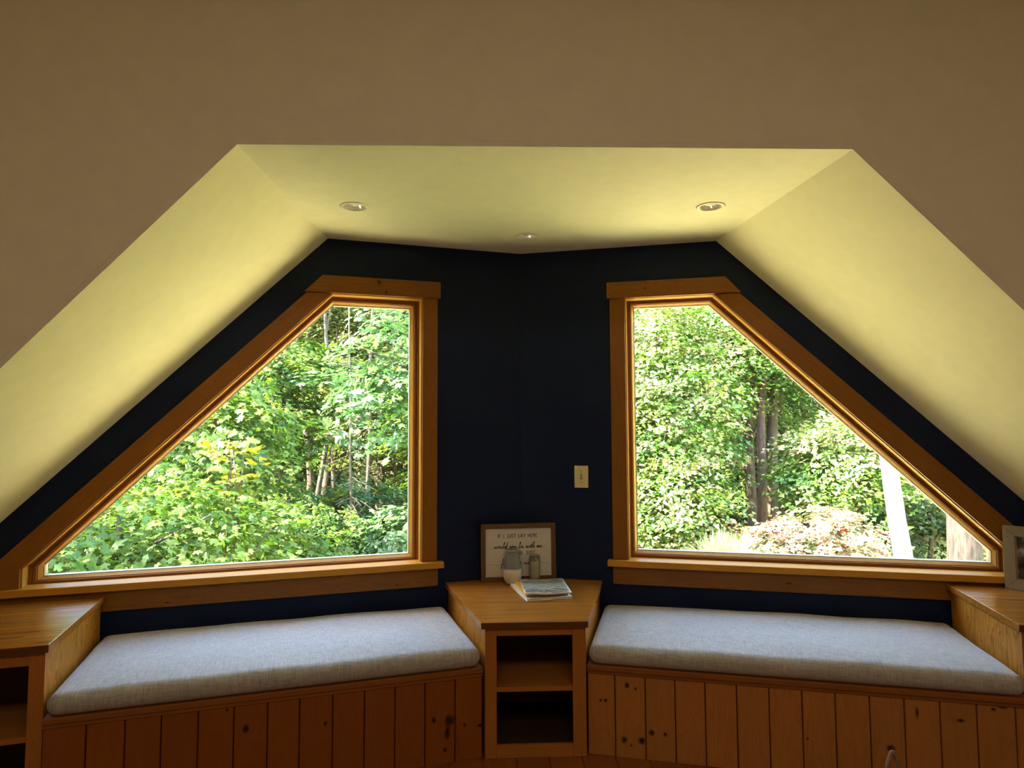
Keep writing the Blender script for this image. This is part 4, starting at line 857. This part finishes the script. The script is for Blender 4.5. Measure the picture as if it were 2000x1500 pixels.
# birch and big trunk
def bare_trunk(name, label, px0, py0, px1, py1, d, r_, bark, ext=3.0):
    a, b = Vector(P3(px0, d, py0)), Vector(P3(px1, d, py1)); v_ = (b - a) / (b.z - a.z)
    base = a + v_ * (gz(a.x, a.y) - a.z); t = thing(name, label, 'tree', base, 0, G2)
    H_ = b.z - base.z + ext; pts, rr = wobble((0, 0, -0.1), v_ * H_, r_ * 1.18, r_ * .62, 14, 0.012, px0)
    link('trunk', tube(pts, rr, 20), bark, t, True)
    for k in range(4):
        s_ = random.uniform(.72, .98); p0 = v_ * H_ * s_; p1 = p0 + Vector((random.uniform(-1, 1), random.uniform(-.8, .8), random.uniform(.5, 1.1)))
        q, qr = wobble(p0, p1, r_ * .3, .01, 6, .08, k + px0); link('branch', tube(q, qr, 6), bark, t, True)
    g = np.random.default_rng(px0); n = 1500; C_ = np.array(v_ * H_) + g.normal(size=(n, 3)) * np.array([.8, .7, .5]) + np.array([0, 0, .6])
    f = link('foliage', leaf_mesh('foliage', C_, frames(np.array([0, 0, 1]) + g.normal(size=(n, 3)) * .5, g), np.full(n, .055), T_MID, g.random(n), L_SUN), None, t); f['kind'] = 'stuff'
bare_trunk('birch_tree', 'white birch trunk leaning at the right of the right window', 1768, 1097, 1738, 900, 10.5, 0.125, K_BIRCH, 3.2)
bare_trunk('pine_tree', 'thick pinkish brown trunk near the right corner of the right window', 1884, 1098, 1880, 1010, 9.0, 0.185, K_PINE, 4.0)
SR = [(1470, 17.5, 0.16, K_BROWN, 'grey brown trunk in the upper hollow of the right window', 640), (1487, 15.0, 0.13, K_RED, 'reddish trunk in the lower middle of the right window', 700), (1508, 16, 0.17, K_BROWN, 'thick dark trunk right of the reddish one in the right window', 700), (1528, 17, 0.10, K_BROWN, 'slim dark trunk nearest the bright layered maple', 700), (1572, 18, 0.10, K_BROWN, 'slim far trunk behind the bright layered maple', 700), (1700, 17, 0.09, K_PALE, 'pale slim trunk left of the birch', 700)]
for (px, d, r_, bk_, lb, py) in SR:
    c = P3(px, d, 900)
    tree('slim_tree', lb, 'tree', 'slim trees in the right window', (c[0], c[1]), (c[0], c[1], 5.4), (1.0, 0.8, 1.1), 900, 0.055, T_MID, L_SUN, r_, bk_, spray=0.35, per=50, branches=3, tb=0.75)
# ornamental grass
c = P3(1408, 9.6, 1098); gz0 = P3(1408, 9.6, 1128)[2]
g = np.random.default_rng(5); n = 1500
gr = thing('ornamental_grass', 'fountain of long grass blades at the sill of the right window', 'grass', (c[0], c[1], gz(c[0], c[1])))
bm = bmesh.new(); zc = gz0 - gz(c[0], c[1])
V_, F_, tn = [], [], []
for i in range(n):
    a = g.uniform(0, 2 * math.pi); lean = abs(g.normal()) * .55; L_ = g.uniform(.55, 0.95); w_ = .007; p = np.array([g.normal() * .10, g.normal() * .10, zc - .25]); d_ = np.array([math.cos(a), math.sin(a), 0]); s_ = np.array([-d_[1], d_[0], 0])
    b0 = len(V_)
    for q in range(5):
        t = q / 4; pos = p + d_ * (lean * t ** 1.8 * L_) + np.array([0, 0, L_ * (t - 0.42 * lean * t ** 3)]); ww = w_ * (1 - .85 * t)
        V_.append(pos - s_ * ww); V_.append(pos + s_ * ww)
    for q in range(4): F_.append((b0 + 2 * q, b0 + 2 * q + 1, b0 + 2 * q + 3, b0 + 2 * q + 2)); tn.append(0.25 + .6 * q / 4)
me = bpy.data.meshes.new('blades'); me.from_pydata([tuple(v_) for v_ in V_], [], F_); at_ = me.attributes.new('tint', 'FLOAT', 'FACE'); at_.data.foreach_set('value', np.array(tn, dtype=np.float32)); me.materials.append(L_GRASS)
o = link('blades', me, None, gr); o['kind'] = 'stuff'
link('root_clump', lathe([(0.30, 0.0), (0.28, zc * .5), (0.16, zc - .2), (0.05, zc - .12)], 16), K_BROWN, gr, True)

# tall trees left of the view that shade the left window's foliage
for (x_, y_, lb_) in ((-13.0, 6.0, 'tall shade tree left of the house'), (-15.0, 11.5, 'tall shade tree farther along the wood edge'), (-9.5, 2.5, 'shade tree close to the left end of the house')):
    tree('shade_tree', lb_, 'tree', None, (x_, y_), (x_, y_, 4.4 if x_ < -10 else 3.6), (3.4, 3.4, 3.4), 9000, 0.14, T_SMALL, L_GREEN, 0.22, K_BROWN, spray=1.0, per=60)
# --- deep woodland behind everything
def woodland(name, label, x0, x1, d0, d1, z0, z1, n, size, mat, seed):
    g = np.random.default_rng(seed); nc = n // 45
    azs = g.uniform(x0, x1, nc); ds = g.uniform(d0, d1, nc); zs = g.uniform(z0, z1, nc)
    cx_, cy_ = np.sin(azs) * ds, np.cos(azs) * ds
    w_ = g.integers(0, nc, n); P = np.stack([cx_[w_], cy_[w_], zs[w_]], -1) + g.normal(size=(n, 3)) * np.array([.55, .5, .35])
    tint = np.clip(.45 + .2 * g.normal(size=nc)[w_] + .15 * g.normal(size=n), 0, 1)
    o = link(name, leaf_mesh(name, P, frames(np.array([0, -.3, .8]) + g.normal(size=(n, 3)) * .6, g), size * g.uniform(.6, 1.3, n), T_SMALL, tint, mat))
    return tag(o, label, 'woodland', None, 'stuff')
woodland('distant_woodland', 'mass of distant leaves closing the view of the left window', R(-46), R(2), 19, 25, -1.2, 7.0, 115000, 0.10, L_OLIVE, 31)
woodland('distant_woodland', 'mass of distant deep green leaves closing the view of the right window', R(2), R(50), 20, 26, -1.0, 7.0, 115000, 0.10, L_DARK, 32)
